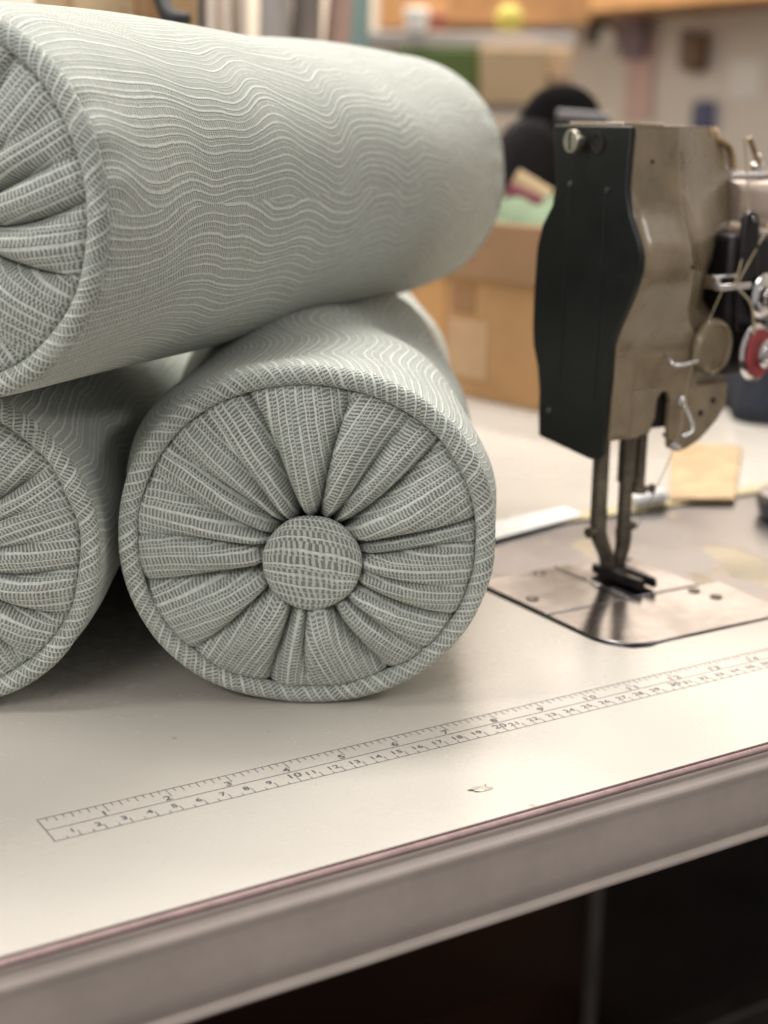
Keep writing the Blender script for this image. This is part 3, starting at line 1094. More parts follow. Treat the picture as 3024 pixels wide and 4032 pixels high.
# bars, foot and needle
Yn = 0.1290
bm = bmesh.new()
add_cyl(bm, (0.3698, Yn, 0.0400), (0.3694, Yn, 0.1100), 0.0046)
mpart("presser_bar", bm, OILY, smooth=True)
bm = bmesh.new()
add_tube(bm, [(0.3700, Yn, 0.0420), (0.3702, Yn, 0.0300), (0.3725, Yn, 0.0230), (0.3765, Yn, 0.0150), (0.3790, Yn, 0.0060)], lambda s: 0.0049 - 0.0008 * s, 14)
add_lathe(bm, (0.3700, Yn - 0.001, 0.0300), (-1, -0.2, 0), [(0, 0.0020), (0.0062, 0.0020), (0.0070, 0.0030), (0.0095, 0.0030), (0.0100, 0)], 18)
mpart("foot_shank", bm, OILY, smooth=True)
bm = bmesh.new()
add_cyl(bm, (0.3886, Yn, 0.0560), (0.3886, Yn, 0.1100), 0.0052)
add_cyl(bm, (0.3886, Yn, 0.0270), (0.3886, Yn, 0.0562), 0.0040)
mpart("needle_bar", bm, OILY, smooth=True)
bm = bmesh.new()
add_tube(bm, [(0.3888, Yn, 0.0290), (0.3892, Yn, 0.0200), (0.3875, Yn, 0.0110), (0.3870, Yn, 0.0030)], lambda s: 0.0050 - 0.0016 * s, 14)
add_lathe(bm, (0.3886, Yn, 0.0300), (0.9, -0.4, 0), [(0, 0.0026), (0.0060, 0.0026), (0.0075, 0.0012), (0.0085, 0)], 18)
mpart("needle_clamp", bm, OILY, smooth=True)
bm = bmesh.new()
add_tube(bm, [(0.3872, 0.1265, 0.0300), (0.3872, 0.1265, 0.0005)], lambda s: 0.0009 - 0.0004 * s, 8)
mpart("needle", bm, CHROME, smooth=True)
bm = bmesh.new()
add_cyl(bm, (0.3965, 0.1270, 0.0530), (0.3965, 0.1270, 0.1060), 0.0034)
add_cyl(bm, (0.3965, 0.1270, 0.0490), (0.3965, 0.1270, 0.0532), 0.0048)
add_lathe(bm, (0.3990, 0.1250, 0.0512), (0.9, -0.4, 0), [(0, 0.0014), (0.0030, 0.0014), (0.0032, 0.0028), (0.0058, 0.0028), (0.0060, 0)], 16)
mpart("guide_rod", bm, OILY, smooth=True)
bm = bmesh.new()
# outer foot: two toes pointing at the operator, inner foot between them
add_prism(bm, [(0.3735, 0.1370), (0.3905, 0.1370), (0.3905, 0.1210), (0.3880, 0.1010), (0.3868, 0.0965), (0.3850, 0.0965), (0.3845, 0.1180), (0.3790, 0.1180), (0.3790, 0.1000), (0.3775, 0.0970), (0.3757, 0.0975), (0.3745, 0.1020), (0.3735, 0.1150)], 2, 0.0022, 0.0078)
mpart("presser_foot", bm, BLKM, bevel=0.0010)
bm = bmesh.new()
add_prism(bm, [(0.3798, 0.1400), (0.3838, 0.1400), (0.3838, 0.1020), (0.3798, 0.1020)], 2, 0.0021, 0.0060)
mpart("inner_foot", bm, BLKM, bevel=0.0008)

# arm running away to the right, pillar beyond the frame
bm = bmesh.new()
am = []
for (x_, ylo, yhi, zlo, zhi) in ((0.466, 0.134, 0.184, 0.196, 0.2210), (0.490, 0.133, 0.184, 0.191, 0.2205), (0.560, 0.128, 0.172, 0.180, 0.2230), (0.70, 0.104, 0.176, 0.165, 0.2260), (0.82, 0.100, 0.180, 0.10, 0.2300), (0.90, 0.098, 0.182, 0.06, 0.2300)):
    ring = []
    for k in range(28):
        t_ = 2 * math.pi * k / 28
        ex_, ey_ = sup(np.array([t_]), 1, 1, 3.6)
        ring.append(bm.verts.new((x_, (ylo + yhi) / 2 + ex_[0] * (yhi - ylo) / 2, (zlo + zhi) / 2 + ey_[0] * (zhi - zlo) / 2)))
    am.append(ring)
for A, B in zip(am, am[1:]):
    for k in range(28):
        bm.faces.new((A[k], A[(k + 1) % 28], B[(k + 1) % 28], B[k]))
bm.faces.new(am[0][::-1]); bm.faces.new(am[-1])
mpart("arm", bm, plain("glossy_arm_enamel", (0.44, 0.345, 0.285), 0.22, 0, 0.12, 60, 0.0001, 0.6, 0.5), smooth=True)
bm = bmesh.new()
add_box(bm, (0.80, 0.102, -0.002), (0.90, 0.178, 0.14))
mpart("pillar", bm, TAUPE, bevel=0.01, seg=4)
bm = bmesh.new()
add_box(bm, (0.4700, 0.1500, 0.2213), (0.5600, 0.1680, 0.2245))
mpart("arm_top_rail", bm, CHROME, bevel=0.0008)
bm = bmesh.new()
add_lathe(bm, (0.4990, 0.1560, 0.2246), (0, 0, 1), [(0, 0.0040), (0.004, 0.0040), (0.005, 0.0026), (0.0095, 0.0024), (0.0105, 0)], 20)
mpart("oil_cap", bm, CHROME, smooth=True)

# take-up lever guard (dark bracket) and its screw
bm = bmesh.new()
add_prism(bm, [(0.4400, 0.2010), (0.4420, 0.2045), (0.4460, 0.2060), (0.4500, 0.2040), (0.4515, 0.2000), (0.4530, 0.1780), (0.4560, 0.1400), (0.4400, 0.1400), (0.4385, 0.1600), (0.4392, 0.1800)], 1, 0.1035, 0.1075)
mpart("lever_bracket", bm, BLKM, bevel=0.0012)
bm = bmesh.new()
add_lathe(bm, (0.4460, 0.1035, 0.2012), (0, -1, 0), [(0, 0.0022), (0.0010, 0.0020), (0.0014, 0)], 16)
mpart("bracket_screw", bm, STEEL, smooth=True)
bm = bmesh.new()
add_box(bm, (0.4360, 0.1075, 0.1150), (0.4700, 0.1500, 0.1930))
mpart("lever_housing", bm, BLKM, bevel=0.004)

# tension discs
def tension(x_, y_, z_, r_, red):
    ax_ = Vector((0.25, -1, 0.02))
    root_bm = bmesh.new()
    add_lathe(root_bm, (x_, y_, z_), ax_, [(-0.006, r_ * 0.3), (0.0, r_ * 0.3), (0.0, r_), (0.0008, r_ * 1.03), (0.0020, r_ * 0.92), (0.0026, r_ * 0.6), (0.0026, r_ * 0.3)], 40)
    d = mpart("tension_disc", root_bm, CHROME, smooth=True)
    if red:
        b2 = bmesh.new()
        add_lathe(b2, Vector((x_, y_, z_)) + ax_.normalized() * 0.0030, ax_, [(0, r_ * 0.30), (0, r_ * 0.86), (0.0010, r_ * 0.84), (0.0012, r_ * 0.30)], 36)
        mpart("red_washer", b2, RED, d, smooth=True)
    b2 = bmesh.new()
    add_lathe(b2, Vector((x_, y_, z_)) + ax_.normalized() * 0.0042, ax_, [(0, 0), (0, r_ * 0.5), (0.004, r_ * 0.52), (0.0046, r_ * 0.46), (0.0048, r_ * 0.30), (0.010, r_ * 0.28), (0.0105, 0)], 28)
    mpart("tension_knob", b2, CHROME, d, smooth=True)


tension(0.4575, 0.1030, 0.1590, 0.0125, False)
tension(0.4495, 0.0985, 0.1290, 0.0158, True)

# thread guides
bm = bmesh.new()
add_box(bm, (0.4195, 0.0985, 0.1642), (0.4440, 0.1010, 0.1680))
add_box(bm, (0.4185, 0.1025, 0.1702), (0.4370, 0.1045, 0.1724))
add_box(bm, (0.4190, 0.1005, 0.1645), (0.4225, 0.1120, 0.1722))
mpart("thread_guide", bm, CHROME, bevel=0.0008)
bm = bmesh.new()
add_tube(bm, [(0.3905, 0.1075, 0.1300), (0.3900, 0.1020, 0.1288), (0.3910, 0.0985, 0.1262), (0.3985, 0.0980, 0.1262), (0.4070, 0.0985, 0.1275), (0.4080, 0.1020, 0.1290)], 0.0013, 10)
mpart("thread_guide", bm, CHROME, smooth=True)
bm = bmesh.new()
add_tube(bm, [(0.4045, 0.1070, 0.1035), (0.4042, 0.1030, 0.1020), (0.4070, 0.1010, 0.0960), (0.4085, 0.1000, 0.0905), (0.4060, 0.0990, 0.0875), (0.4000, 0.0990, 0.0862)], 0.0012, 10)
mpart("thread_guide", bm, CHROME, smooth=True)
bm = bmesh.new()
add_lathe(bm, (0.4050, 0.1080, 0.1040), (0, -1, 0), [(0, 0.0028), (0.0028, 0.0028), (0.0036, 0.0018), (0.0038, 0)], 18)
mpart("guide_screw", bm, CHROME, smooth=True)
bm = bmesh.new()
add_tube(bm, [(0.4020, 0.1150, 0.0840), (0.4000, 0.1000, 0.0800), (0.3935, 0.1000, 0.0835)], 0.0014, 10)
mpart("thread_guide", bm, CHROME, smooth=True)
# thread running down the head
bm = bmesh.new()
add_tube(bm, [(0.4640, 0.1330, 0.2440), (0.4690, 0.1330, 0.2200), (0.4640, 0.1250, 0.2000), (0.4400, 0.1040, 0.1800), (0.4290, 0.0975, 0.1660)], 0.00045, 6)
add_tube(bm, [(0.4870, 0.1250, 0.2120), (0.4660, 0.1120, 0.1960), (0.4400, 0.0990, 0.1780), (0.4300, 0.0972, 0.1660)], 0.00045, 6)
add_tube(bm, [(0.4330, 0.0972, 0.1645), (0.4400, 0.0940, 0.1560), (0.4430, 0.0930, 0.1400)], 0.0007, 6)
add_tube(bm, [(0.4200, 0.0970, 0.1640), (0.4090, 0.0960, 0.1450), (0.4020, 0.0965, 0.1262), (0.3985, 0.0975, 0.1050), (0.3960, 0.0985, 0.0830), (0.3885, 0.1180, 0.0300)], 0.0003, 6)
mpart("thread", bm, THREAD)
# top thread lead-off at the back of the head
bm = bmesh.new()
add_tube(bm, [(0.4470, 0.1400, 0.2440), (0.4620, 0.1420, 0.2380), (0.4640, 0.1400, 0.2270)], 0.0022, 8)
add_tube(bm, [(0.4850, 0.1500, 0.2440), (0.4930, 0.1480, 0.2280)], 0.0016, 8)
mpart("lead_off_wire", bm, plain("brass_wire", (0.42, 0.30, 0.17), 0.3, 0.8), smooth=True)

# ------------------------------------------------------------------ small things lying on the table behind the machine
PAPER = plain("white_paper", (0.80, 0.79, 0.78), 0.6, 0, 0.03, 20)
bm = bmesh.new()
add_prism(bm, [(0.3560, 0.2180), (0.4520, 0.2400), (0.4540, 0.2620), (0.3500, 0.2500)], 2, 0.0010, 0.0024)
tag(bm_obj("paper_strip", bm, PAPER, None, bevel=0.0004), "white paper strip lying at the back left corner of the machine bed", "paper")
bm = bmesh.new()
add_prism(bm, [(0.5290, 0.2420), (0.5680, 0.2200), (0.6980, 0.3440), (0.6560, 0.3800)], 2, 0.0008, 0.0040)
WOODT = plain("pale_wood", (0.52, 0.36, 0.19), 0.55, 0, 0.16, 60)
tag(bm_obj("wooden_strip", bm, WOODT, None, bevel=0.0006), "flat pale wooden strip lying on the table behind the machine head", "wooden strip")
bm = bmesh.new()
add_prism(bm, [(0.3090, 0.2350), (0.9100, 0.2350), (0.9100, 0.2520), (0.3090, 0.2520)], 2, 0.0002, 0.0009)
bm_obj("cutout_trim", bm, plain("yellowed_tape", (0.50, 0.42, 0.24), 0.5, 0, 0.1, 30), table, bevel=0.0004)
bm = bmesh.new()
add_tube(bm, [(0.4950, 0.2420, 0.005), (0.5150, 0.2400, 0.007), (0.5230, 0.2430, 0.005)], lambda s: 0.0055 - 0.002 * abs(s - .5), 12)
tag(bm_obj("fabric_scrap", bm, PAPER, None, True), "small white crumpled fabric scrap behind the needle bars", "fabric scrap")
bm = bmesh.new()
add_lathe(bm, (0.5850, 0.1720, 0.0), (0, 0, 1), [(0, 0), (0, 0.030), (0.012, 0.033), (0.016, 0.031), (0.018, 0.012), (0.019, 0)], 40)
tag(bm_obj("bobbin_winder_wheel", bm, plain("grey_wheel", (0.20, 0.19, 0.20), 0.3, 0.8), None, True), "flat grey metal wheel on the machine bed at the right edge", "wheel")
NAVY = plain("navy_cloth", (0.018, 0.022, 0.034), 0.85, 0, 0.2, 25, 0.002)


def heap(name, cx, cy, z0, sx, sy, sz, mat, label, cat, seed=1, n=48, amp=0.16, rz=0.0, top=2.4):
    """soft folded heap: closed, uneven, resting on z0"""
    rg = np.random.default_rng(seed)
    V, F = [], []
    rows = 20
    ks = [(rg.integers(2, 7), rg.integers(1, 5), rg.uniform(0, 6), rg.normal()) for _ in range(9)]
    for i in range(rows + 1):
        ph = i / rows * math.pi / 2
        for j in range(n):
            t_ = 2 * math.pi * j / n
            d = 1 + amp * sum(w * math.sin(a_ * t_ + b_ * ph + p) for a_, b_, p, w in ks) / 4
            r_ = math.cos(ph) ** (2 / top)
            zz = math.sin(ph) ** (2 / top)
            x_, y_ = sx * r_ * math.cos(t_) * d, sy * r_ * math.sin(t_) * d
            V.append((cx + x_ * math.cos(rz) - y_ * math.sin(rz), cy + x_ * math.sin(rz) + y_ * math.cos(rz), z0 + sz * zz * (1 + (d - 1) * .6)))
    for i in range(rows):
        for j in range(n):
            j2 = (j + 1) % n
            F.append((i * n + j, i * n + j2, (i + 1) * n + j2, (i + 1) * n + j))
    F.append(tuple(range(n))[::-1])
    o = mesh_obj(name, V, F, mat, None, True)
    if label: tag(o, label, cat)
    return o


heap("dark_cloth", 0.95, 0.43, 0.0008, 0.17, 0.10, 0.105, NAVY, "folded dark navy cloth heaped on the table right of the tension discs", "cloth", 3)

# ------------------------------------------------------------------ back table and what stands on it
LAM2 = LAM
bt = empty("back_table", (0, 0, 0))
tag(bt, "cream worktable standing behind the sewing table, under the cardboard box", "table")
bm = bmesh.new()
add_box(bm, (-0.55, 0.478, -0.030), (2.0, 1.70, -0.0008))
bm_obj("table_top", bm, LAM2, bt, bevel=0.002)
for (lx, ly) in ((-0.5, 0.60), (1.93, 0.60), (-0.5, 1.62), (1.93, 1.62)):
    bm = bmesh.new()
    add_box(bm, (lx - 0.03, ly - 0.03, -0.748), (lx + 0.03, ly + 0.03, -0.031))
    bm_obj("table_leg", bm, GREY, bt, bevel=0.003)

bm = bmesh.new()
add_box(bm, (-0.5, 1.660, -0.7495), (1.90, 1.675, -0.0315))
bm_obj("shade_back_sheet", bm, FRAME, bt)  # dark sheet added to keep the space under the table black
bm = bmesh.new()
add_box(bm, (1.965, 0.62, -0.7495), (1.980, 1.58, -0.0315))
bm_obj("shade_side_sheet", bm, FRAME, bt)  # added like the one behind, hides the lit wall below the top

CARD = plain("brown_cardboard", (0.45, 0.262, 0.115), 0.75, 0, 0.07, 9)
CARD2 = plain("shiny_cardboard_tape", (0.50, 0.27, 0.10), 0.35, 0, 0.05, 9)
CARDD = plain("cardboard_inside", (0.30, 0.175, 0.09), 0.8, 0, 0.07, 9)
LABELM = plain("faded_box_label", (0.50, 0.33, 0.19), 0.6, 0, 0.05, 12)
STAMP = plain("brown_box_print", (0.30, 0.165, 0.075), 0.7, 0, 0.08, 12)


def mat_z(loc, rz):
    return Matrix.Translation(loc) @ Matrix.Rotation(rz, 4, 'Z')


def at(px, py, dep):
    """photograph pixel (3024 x 4032) at a given depth, as a place in the room"""
    p = CAM + (_f + _r * ((px - 1512) / 5824) + _u * ((2016 - py) / 5824)) * dep
    return p


# box: near corner beside the machine, long side running away to the left
P0, P1 = Vector((0.652, 0.545, 0)), Vector((0.610, 0.800, 0))
d_ = (P1 - P0).normalized()
n_ = Vector((d_.y, -d_.x, 0))           # away from the viewer
Lb, Wb, Hb, tb = 0.36, 0.24, 0.163, 0.004
box = empty("cardboard_box", (0, 0, 0))
tag(box, "open brown cardboard box filled with fabrics on the back table", "box")


def bx(a, b):
    return P0 + d_ * a + n_ * b


def slab(bm, a0, a1, b0, b1, z0, z1):
    vs = []
    for z in (z0, z1):
        for (a, b) in ((a0, b0), (a1, b0), (a1, b1), (a0, b1)):
            p = bx(a, b)
            vs.append(bm.verts.new((p.x, p.y, z)))
    for f in ((3, 2, 1, 0), (4, 5, 6, 7), (0, 1, 5, 4), (1, 2, 6, 5), (2, 3, 7, 6), (3, 0, 4, 7)):
        bm.faces.new([vs[i] for i in f])


bm = bmesh.new()
slab(bm, -0.03, Lb, 0, tb, 0.0002, Hb)
slab(bm, -0.03, Lb, Wb, Wb + tb, 0.0002, Hb)
slab(bm, -0.03, -0.03 + tb, tb + .0002, Wb - .0002, 0.0002, Hb)
slab(bm, Lb - tb, Lb, tb + .0002, Wb - .0002, 0.0002, Hb)
slab(bm, -0.025, Lb - tb - .001, tb + .0004, Wb - .0004, 0.0004, 0.004)
bm_obj("carton", bm, CARD, box, bevel=0.0006)
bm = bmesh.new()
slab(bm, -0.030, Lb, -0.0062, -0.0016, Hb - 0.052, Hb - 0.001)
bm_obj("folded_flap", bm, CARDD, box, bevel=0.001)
bm = bmesh.new()
slab(bm, 0.128, 0.180, -0.0012, -0.0003, 0.001, Hb - 0.053)
bm_obj("packing_tape", bm, CARD2, box)
bm = bmesh.new()
slab(bm, 0.070, 0.122, -0.0010, -0.0002, 0.018, 0.072)
bm_obj("box_label", bm, LABELM, box)
bm = bmesh.new()
slab(bm, 0.088, 0.118, -0.0010, -0.0002, 0.078, 0.104)
bm_obj("printed_mark", bm, STAMP, box)

GREEN = plain("sage_green_cloth", (0.175, 0.235, 0.140), 0.9, 0, 0.18, 30, 0.003)
WINE = plain("dark_red_cloth", (0.13, 0.010, 0.022), 0.75, 0, 0.15, 40, 0.002)
TAN = plain("tan_cloth", (0.42, 0.31, 0.17), 0.85, 0, 0.1, 20, 0.002)
c0 = bx(0.13, 0.12)
heap("green_fabric", c0.x, c0.y, 0.006, 0.155, 0.095, 0.172, GREEN, "sage green fabric filling the open cardboard box", "fabric", 8, rz=math.atan2(d_.y, d_.x), top=3.4, amp=.07)
bm = bmesh.new()
add_tube(bm, [at(1985, 775, 1.44), at(2125, 835, 1.44)], 0.0150, 24, 1)
tag(bm_obj("fabric_roll", bm, WINE, None, True), "dark red fabric roll on top of the green fabric in the box", "fabric roll")
bm = bmesh.new()
add_tube(bm, [at(2015, 718, 1.47), at(2150, 800, 1.47)], 0.0150, 24, 1)
tag(bm_obj("fabric_roll", bm, TAN, None, True), "tan fabric roll beside the dark red one in the box", "fabric roll")

# black upholstered seat back beyond the box
BLK = plain("black_upholstery", (0.006, 0.005, 0.005), 0.9, 0, 0.25, 12, 0.003, 0.08)
CHARC = plain("charcoal_plastic", (0.013, 0.011, 0.012), 0.8, 0, 0.2, 12, 0, 0.12)
fwd = Vector((math.sin(AZ), math.cos(AZ), 0))
rgt = Vector((math.cos(AZ), -math.sin(AZ), 0))


def standing_slab(name, cpx, top_py, w, dep, thick, zbot, mat, label, cat, round_=2.6, yaw=0.0):
    """upright rounded pad of real thickness standing on zbot"""
    p = at(cpx, top_py, dep)
    hh = (p.z - zbot)
    r_ = Matrix.Rotation(yaw, 3, 'Z') @ rgt
    f_ = Vector((-r_.y, r_.x, 0))
    V, F = [], []
    n = 64
    for k, (s, y_) in enumerate(((0.0, -.5), (0.86, -.5), (1.0, -.36), (1.0, .36), (0.86, .5), (0.0, .5))):
        for j in range(n):
            t_ = 2 * math.pi * j / n
            ex_, ey_ = sup(np.array([t_]), w / 2, hh / 2, round_)
            q = Vector((p.x, p.y, zbot + hh / 2)) + r_ * float(ex_[0]) * s + Vector((0, 0, float(ey_[0]) * s)) + f_ * thick * y_
            V.append(q)
    for k in range(5):
        for j in range(n):
            j2 = (j + 1) % n
            F.append((k * n + j, k * n + j2, (k + 1) * n + j2, (k + 1) * n + j))
    o = mesh_obj(name, V, F, mat, None, True)
    tag(o, label, cat)
    return o


standing_slab("black_cushion", 2215, 335, 0.118, 1.62, 0.07, 0.0, BLK, "tall rounded black cushion standing behind the sewing machine head", "cushion", 2.5)
standing_slab("dark_pad", 2085, 470, 0.085, 1.52, 0.05, 0.0, CHARC, "charcoal rounded pad between the upper bolster and the black cushion", "cushion", 2.3, 0.3)
bm = bmesh.new()
g0, g1 = at(2195, 456, 1.45), at(2395, 470, 1.45)
add_tube(bm, [g0, g1], 0.0062, 14, 1)
g2 = g1 + Vector((0, 0, 0))
bar = bm_obj("rail", bm, plain("grey_plastic", (0.13, 0.12, 0.125), 0.4), None, True)
stand = empty("display_rail", (0, 0, 0))
tag(stand, "thin grey rail on a post in front of the black cushion", "rail")
bar.parent = stand
bm = bmesh.new()
add_cyl(bm, (g1.x, g1.y, 0.0), (g1.x, g1.y, g1.z - 0.0063), 0.005)
add_cyl(bm, (g1.x, g1.y, -0.0006), (g1.x, g1.y, 0.004), 0.03)
bm_obj("post", bm, GREY, stand, True)

# things showing above the upper bolster
KRAFT = plain("tan_leather", (0.40, 0.25, 0.125), 0.42, 0, 0.16, 12, 0.003)
KRAFT2 = plain("pale_tan_leather", (0.50, 0.36, 0.21), 0.5, 0, 0.12, 12, 0.003)
WHITE = plain("white_cotton", (0.74, 0.66, 0.58), 0.85, 0, 0.06, 14, 0.004)
GREYC = plain("grey_wool", (0.28, 0.255, 0.24), 0.9, 0, 0.08, 14, 0.004)
GREYD = plain("taupe_wool", (0.17, 0.145, 0.13), 0.9, 0, 0.08, 14, 0.004)
PINKC = plain("dusty_pink_cloth", (0.38, 0.25, 0.21), 0.9, 0, 0.08, 14, 0.004)
TEAL = plain("teal_cloth", (0.16, 0.23, 0.22), 0.9, 0, 0.08, 14, 0.004)
STRAP = plain("black_strap", (0.012, 0.011, 0.011), 0.6, 0, 0.2, 40)


def roll(px, w_px, dep, top_z, mat, name, label, cat, lean=0.0, zbot=0.0):
    """upright roll of cloth standing on the back table or floor"""
    p = at(px, 0, dep)
    r_ = w_px / 2 / 5824 * dep
    bm = bmesh.new()
    q = Vector((p.x, p.y, zbot))
    tp = Vector((p.x, p.y, top_z)) + rgt * lean
    d = tp - q
    pr = [(0, 0), (0, r_ * 0.97)]
    for k in range(1, 12):
        pr.append((d.length * k / 12, r_ * (1 + 0.04 * math.sin(k * 2.1 + px))))
    pr += [(d.length, r_ * 0.95), (d.length + 0.002, r_ * 0.5), (d.length - 0.004, r_ * 0.3), (d.length - 0.004, 0)]
    add_lathe(bm, q, d, pr, 36)
    o = bm_obj(name, bm, mat, None, True)
    tag(o, label, cat)
    return o


roll(450, 240, 1.02, 0.42, KRAFT2, "leather_roll", "pale tan leather roll standing behind the upper bolster, left of the brown one", "leather roll", -0.01)
roll(235, 190, 1.10, 0.45, KRAFT2, "fabric_roll", "pale roll at the far left, just peeking over the upper bolster", "fabric roll")
roll(525, 170, 1.16, 0.44, KRAFT, "leather_roll", "brown leather roll standing behind and between the two tan ones", "leather roll")
roll(610, 200, 1.06, 0.42, KRAFT, "leather_roll", "darker tan leather roll standing next to the black strap", "leather roll", 0.015)
bm = bmesh.new()
add_tube(bm, [at(615, -60, 0.99), at(640, 10, 0.99), at(668, 66, 0.985), at(705, 78, 0.985), at(735, 70, 0.99)], lambda s: 0.0042 + 0.0016 * math.sin(3.1 * s), 12)
add_tube(bm, [at(668, 66, 0.986), at(672, 400, 0.99)], 0.004, 10, 1)
tag(bm_obj("hooked_strap", bm, STRAP, None, True), "black hooked strap between the tan leather roll and the white cloth", "strap")
roll(757, 110, 1.20, 0.46, GREYD, "fabric_roll", "dark taupe fabric roll just left of the white cloth", "fabric roll")


def drape(name, px0, px1, py0, py1, dep, mat, label, cat, folds=5, amp=0.012, zbot=None, seed=1):
    """hanging cloth with real folds and thickness"""
    a, b_ = at(px0, py0, dep), at(px1, py0, dep)
    zb = at(px0, py1, dep).z if zbot is None else zbot
    rg = np.random.default_rng(seed)
    ph = rg.uniform(0, 6, 4)
    nx, nz = 70, 24
    V, F = [], []
    for side in (0, 1):
        for i in range(nz + 1):
            for j in range(nx + 1):
                s = j / nx
                tt = i / nz
                off = amp * (math.sin(s * folds * 6.28 + ph[0] + tt * 1.2) * .6 + math.sin(s * folds * 2.7 * 2 + ph[1] - tt * 2) * .4) * (0.4 + .6 * tt)
                p = a.lerp(b_, s)
                q = Vector((p.x, p.y, a.z + (zb - a.z) * tt)) + fwd * (off + side * 0.002)
                V.append(q)
    m = (nz + 1) * (nx + 1)
    w = nx + 1
    for i in range(nz):
        for j in range(nx):
            k = i * w + j
            F.append((k, k + 1, k + w + 1, k + w))
            F.append((m + k, m + k + w, m + k + w + 1, m + k + 1))
    for j in range(nx):
        F.append((j, m + j, m + j + 1, j + 1))
        k = nz * w + j
        F.append((k, k + 1, m + k + 1, m + k))
    for i in range(nz):
        k = i * w
        F.append((k, k + w, m + k + w, m + k))
        k += nx
        F.append((k, m + k, m + k + w, k + w))
    o = mesh_obj(name, V, F, mat, None, True)
    tag(o, label, cat)
    return o


drape("white_cloth", 790, 975, -160, 0, 1.30, WHITE, "white cotton cloth hanging behind the upper bolster", "cloth", 3, 0.02, 0.0, 4)
roll(1045, 130, 1.9, 0.62, GREYC, "fabric_roll", "light grey fabric roll right of the white cloth", "fabric roll", 0.02)
roll(1150, 120, 1.95, 0.60, GREYD, "fabric_roll", "darker grey fabric roll between the light grey and pink ones", "fabric roll", 0.03)
roll(1245, 100, 2.0, 0.62, PINKC, "fabric_roll", "dusty pink fabric roll at the right end of the row of rolls", "fabric roll", 0.05)

# ------------------------------------------------------------------ the room
WALLM = plain("cream_wall_paint", (0.62, 0.55, 0.46), 0.8, 0, 0.05, 1.2)
WALLR = plain("warm_white_wall_paint", (0.82, 0.75, 0.67), 0.8, 0, 0.03, 1.2)
FLOORM = plain("dark_workshop_floor", (0.016, 0.013, 0.012), 0.6, 0, 0.25, 5)
WX, WY = 3.25, 4.60


def setting(name, bm, mat):
    return tag(bm_obj(name, bm, mat), kind='structure')


bm = bmesh.new()
add_box(bm, (-4.0, -3.0, -0.80), (WX + .1, WY + .1, -0.75))
setting("floor", bm, FLOORM)
bm = bmesh.new()
add_box(bm, (WX, -3.0, -0.75), (WX + 0.1, WY, 2.6))
setting("wall_right", bm, WALLR)
bm = bmesh.new()
add_box(bm, (-4.0, WY, -0.75), (WX, WY + 0.1, 2.6))
setting("wall_back", bm, WALLM)

WOODO = plain("orange_pine", (0.46, 0.235, 0.09), 0.5, 0, 0.12, 3)


def on_wall(py0, py1, px0, px1):
    """pixel box -> y range and z range on the right-hand wall"""
    def hit(px, py):
        D = _f + _r * ((px - 1512) / 5824) + _u * ((2016 - py) / 5824)
        t_ = (WX - CAM.x) / D.x
        return CAM + D * t_
    a, b_ = hit(px0, (py0 + py1) / 2), hit(px1, (py0 + py1) / 2)
    c1, c2 = hit((px0 + px1) / 2, py0), hit((px0 + px1) / 2, py1)
    return b_.y, a.y, c2.z, c1.z


def wall_item(name, py0, py1, px0, px1, thick, mat, label, cat, bevel=0.004, gap=0.0015, shape=None):
    y0, y1, z0, z1 = on_wall(py0, py1, px0, px1)
    bm = bmesh.new()
    if shape == 'round':
        add_lathe(bm, (WX - gap, (y0 + y1) / 2, (z0 + z1) / 2), (-1, 0, 0), [(0, 0), (0, (z1 - z0) / 2 * .8), (thick * .5, (z1 - z0) / 2), (thick, (z1 - z0) / 2 * .95), (thick * .8, 0)], 36)
    else:
        add_box(bm, (WX - gap - thick, y0, z0), (WX - gap, y1, z1))
    o = bm_obj(name, bm, mat, None, bevel=bevel)
    tag(o, label, cat)
    return o


# long pine shelf high on the wall, its front edge crosses the top of the picture
bm = bmesh.new()
zs = 0.585
add_box(bm, (WX - 0.30, 0.8, zs), (WX - 0.002, WY - 0.01, zs + 0.16))
o = bm_obj("pine_shelf", bm, WOODO, None, bevel=0.004)
tag(o, "long orange pine board running along the wall at the very top of the picture", "shelf")
PINK2 = plain("pink_paper_roll", (0.72, 0.50, 0.45), 0.7, 0, 0.04, 4)
MAUVE = plain("mauve_cloth", (0.32, 0.24, 0.27), 0.8, 0, 0.1, 4)
BLUE = plain("blue_cloth", (0.12, 0.13, 0.22), 0.8, 0, 0.1, 4)
BROWN = plain("brown_leather", (0.22, 0.13, 0.075), 0.6, 0, 0.15, 8)
CHAR = plain("charcoal_tool", (0.055, 0.045, 0.042), 0.5, 0, 0.2, 8)
WHT = plain("white_enamel", (0.86, 0.84, 0.80), 0.4, 0, 0.02, 8)
wall_item("pink_hanging", 150, 470, 2475, 2580, 0.012, PINK2, "long pink paper strip hanging on the white wall", "wall hanging", 0.002)
wall_item("mauve_hanging", 70, 235, 2480, 2570, 0.03, MAUVE, "mauve cloth bundle hung over the top of the pink strip", "cloth", 0.012, 0.016)
wall_item("dark_tool", -60, 175, 2335, 2395, 0.03, CHAR, "slim dark tool hanging from the pine board", "tool", 0.006)
wall_item("white_disc", 105, 215, 2350, 2480, 0.03, WHT, "white round plate on the wall below the dark tool", "plate", 0.002, 0.0015, 'round')
wall_item("brown_pouch", 130, 285, 2735, 2800, 0.05, BROWN, "brown leather pouch hanging on the white wall", "pouch", 0.015)
wall_item("grey_brush", 120, 270, 2700, 2734, 0.03, plain("grey_bristle", (0.25, 0.23, 0.21), 0.8), "grey brush hanging left of the brown pouch", "brush", 0.008)
wall_item("blue_cloth", 395, 520, 2745, 2825, 0.03, BLUE, "small blue cloth hanging low on the wall above the machine head", "cloth", 0.014)
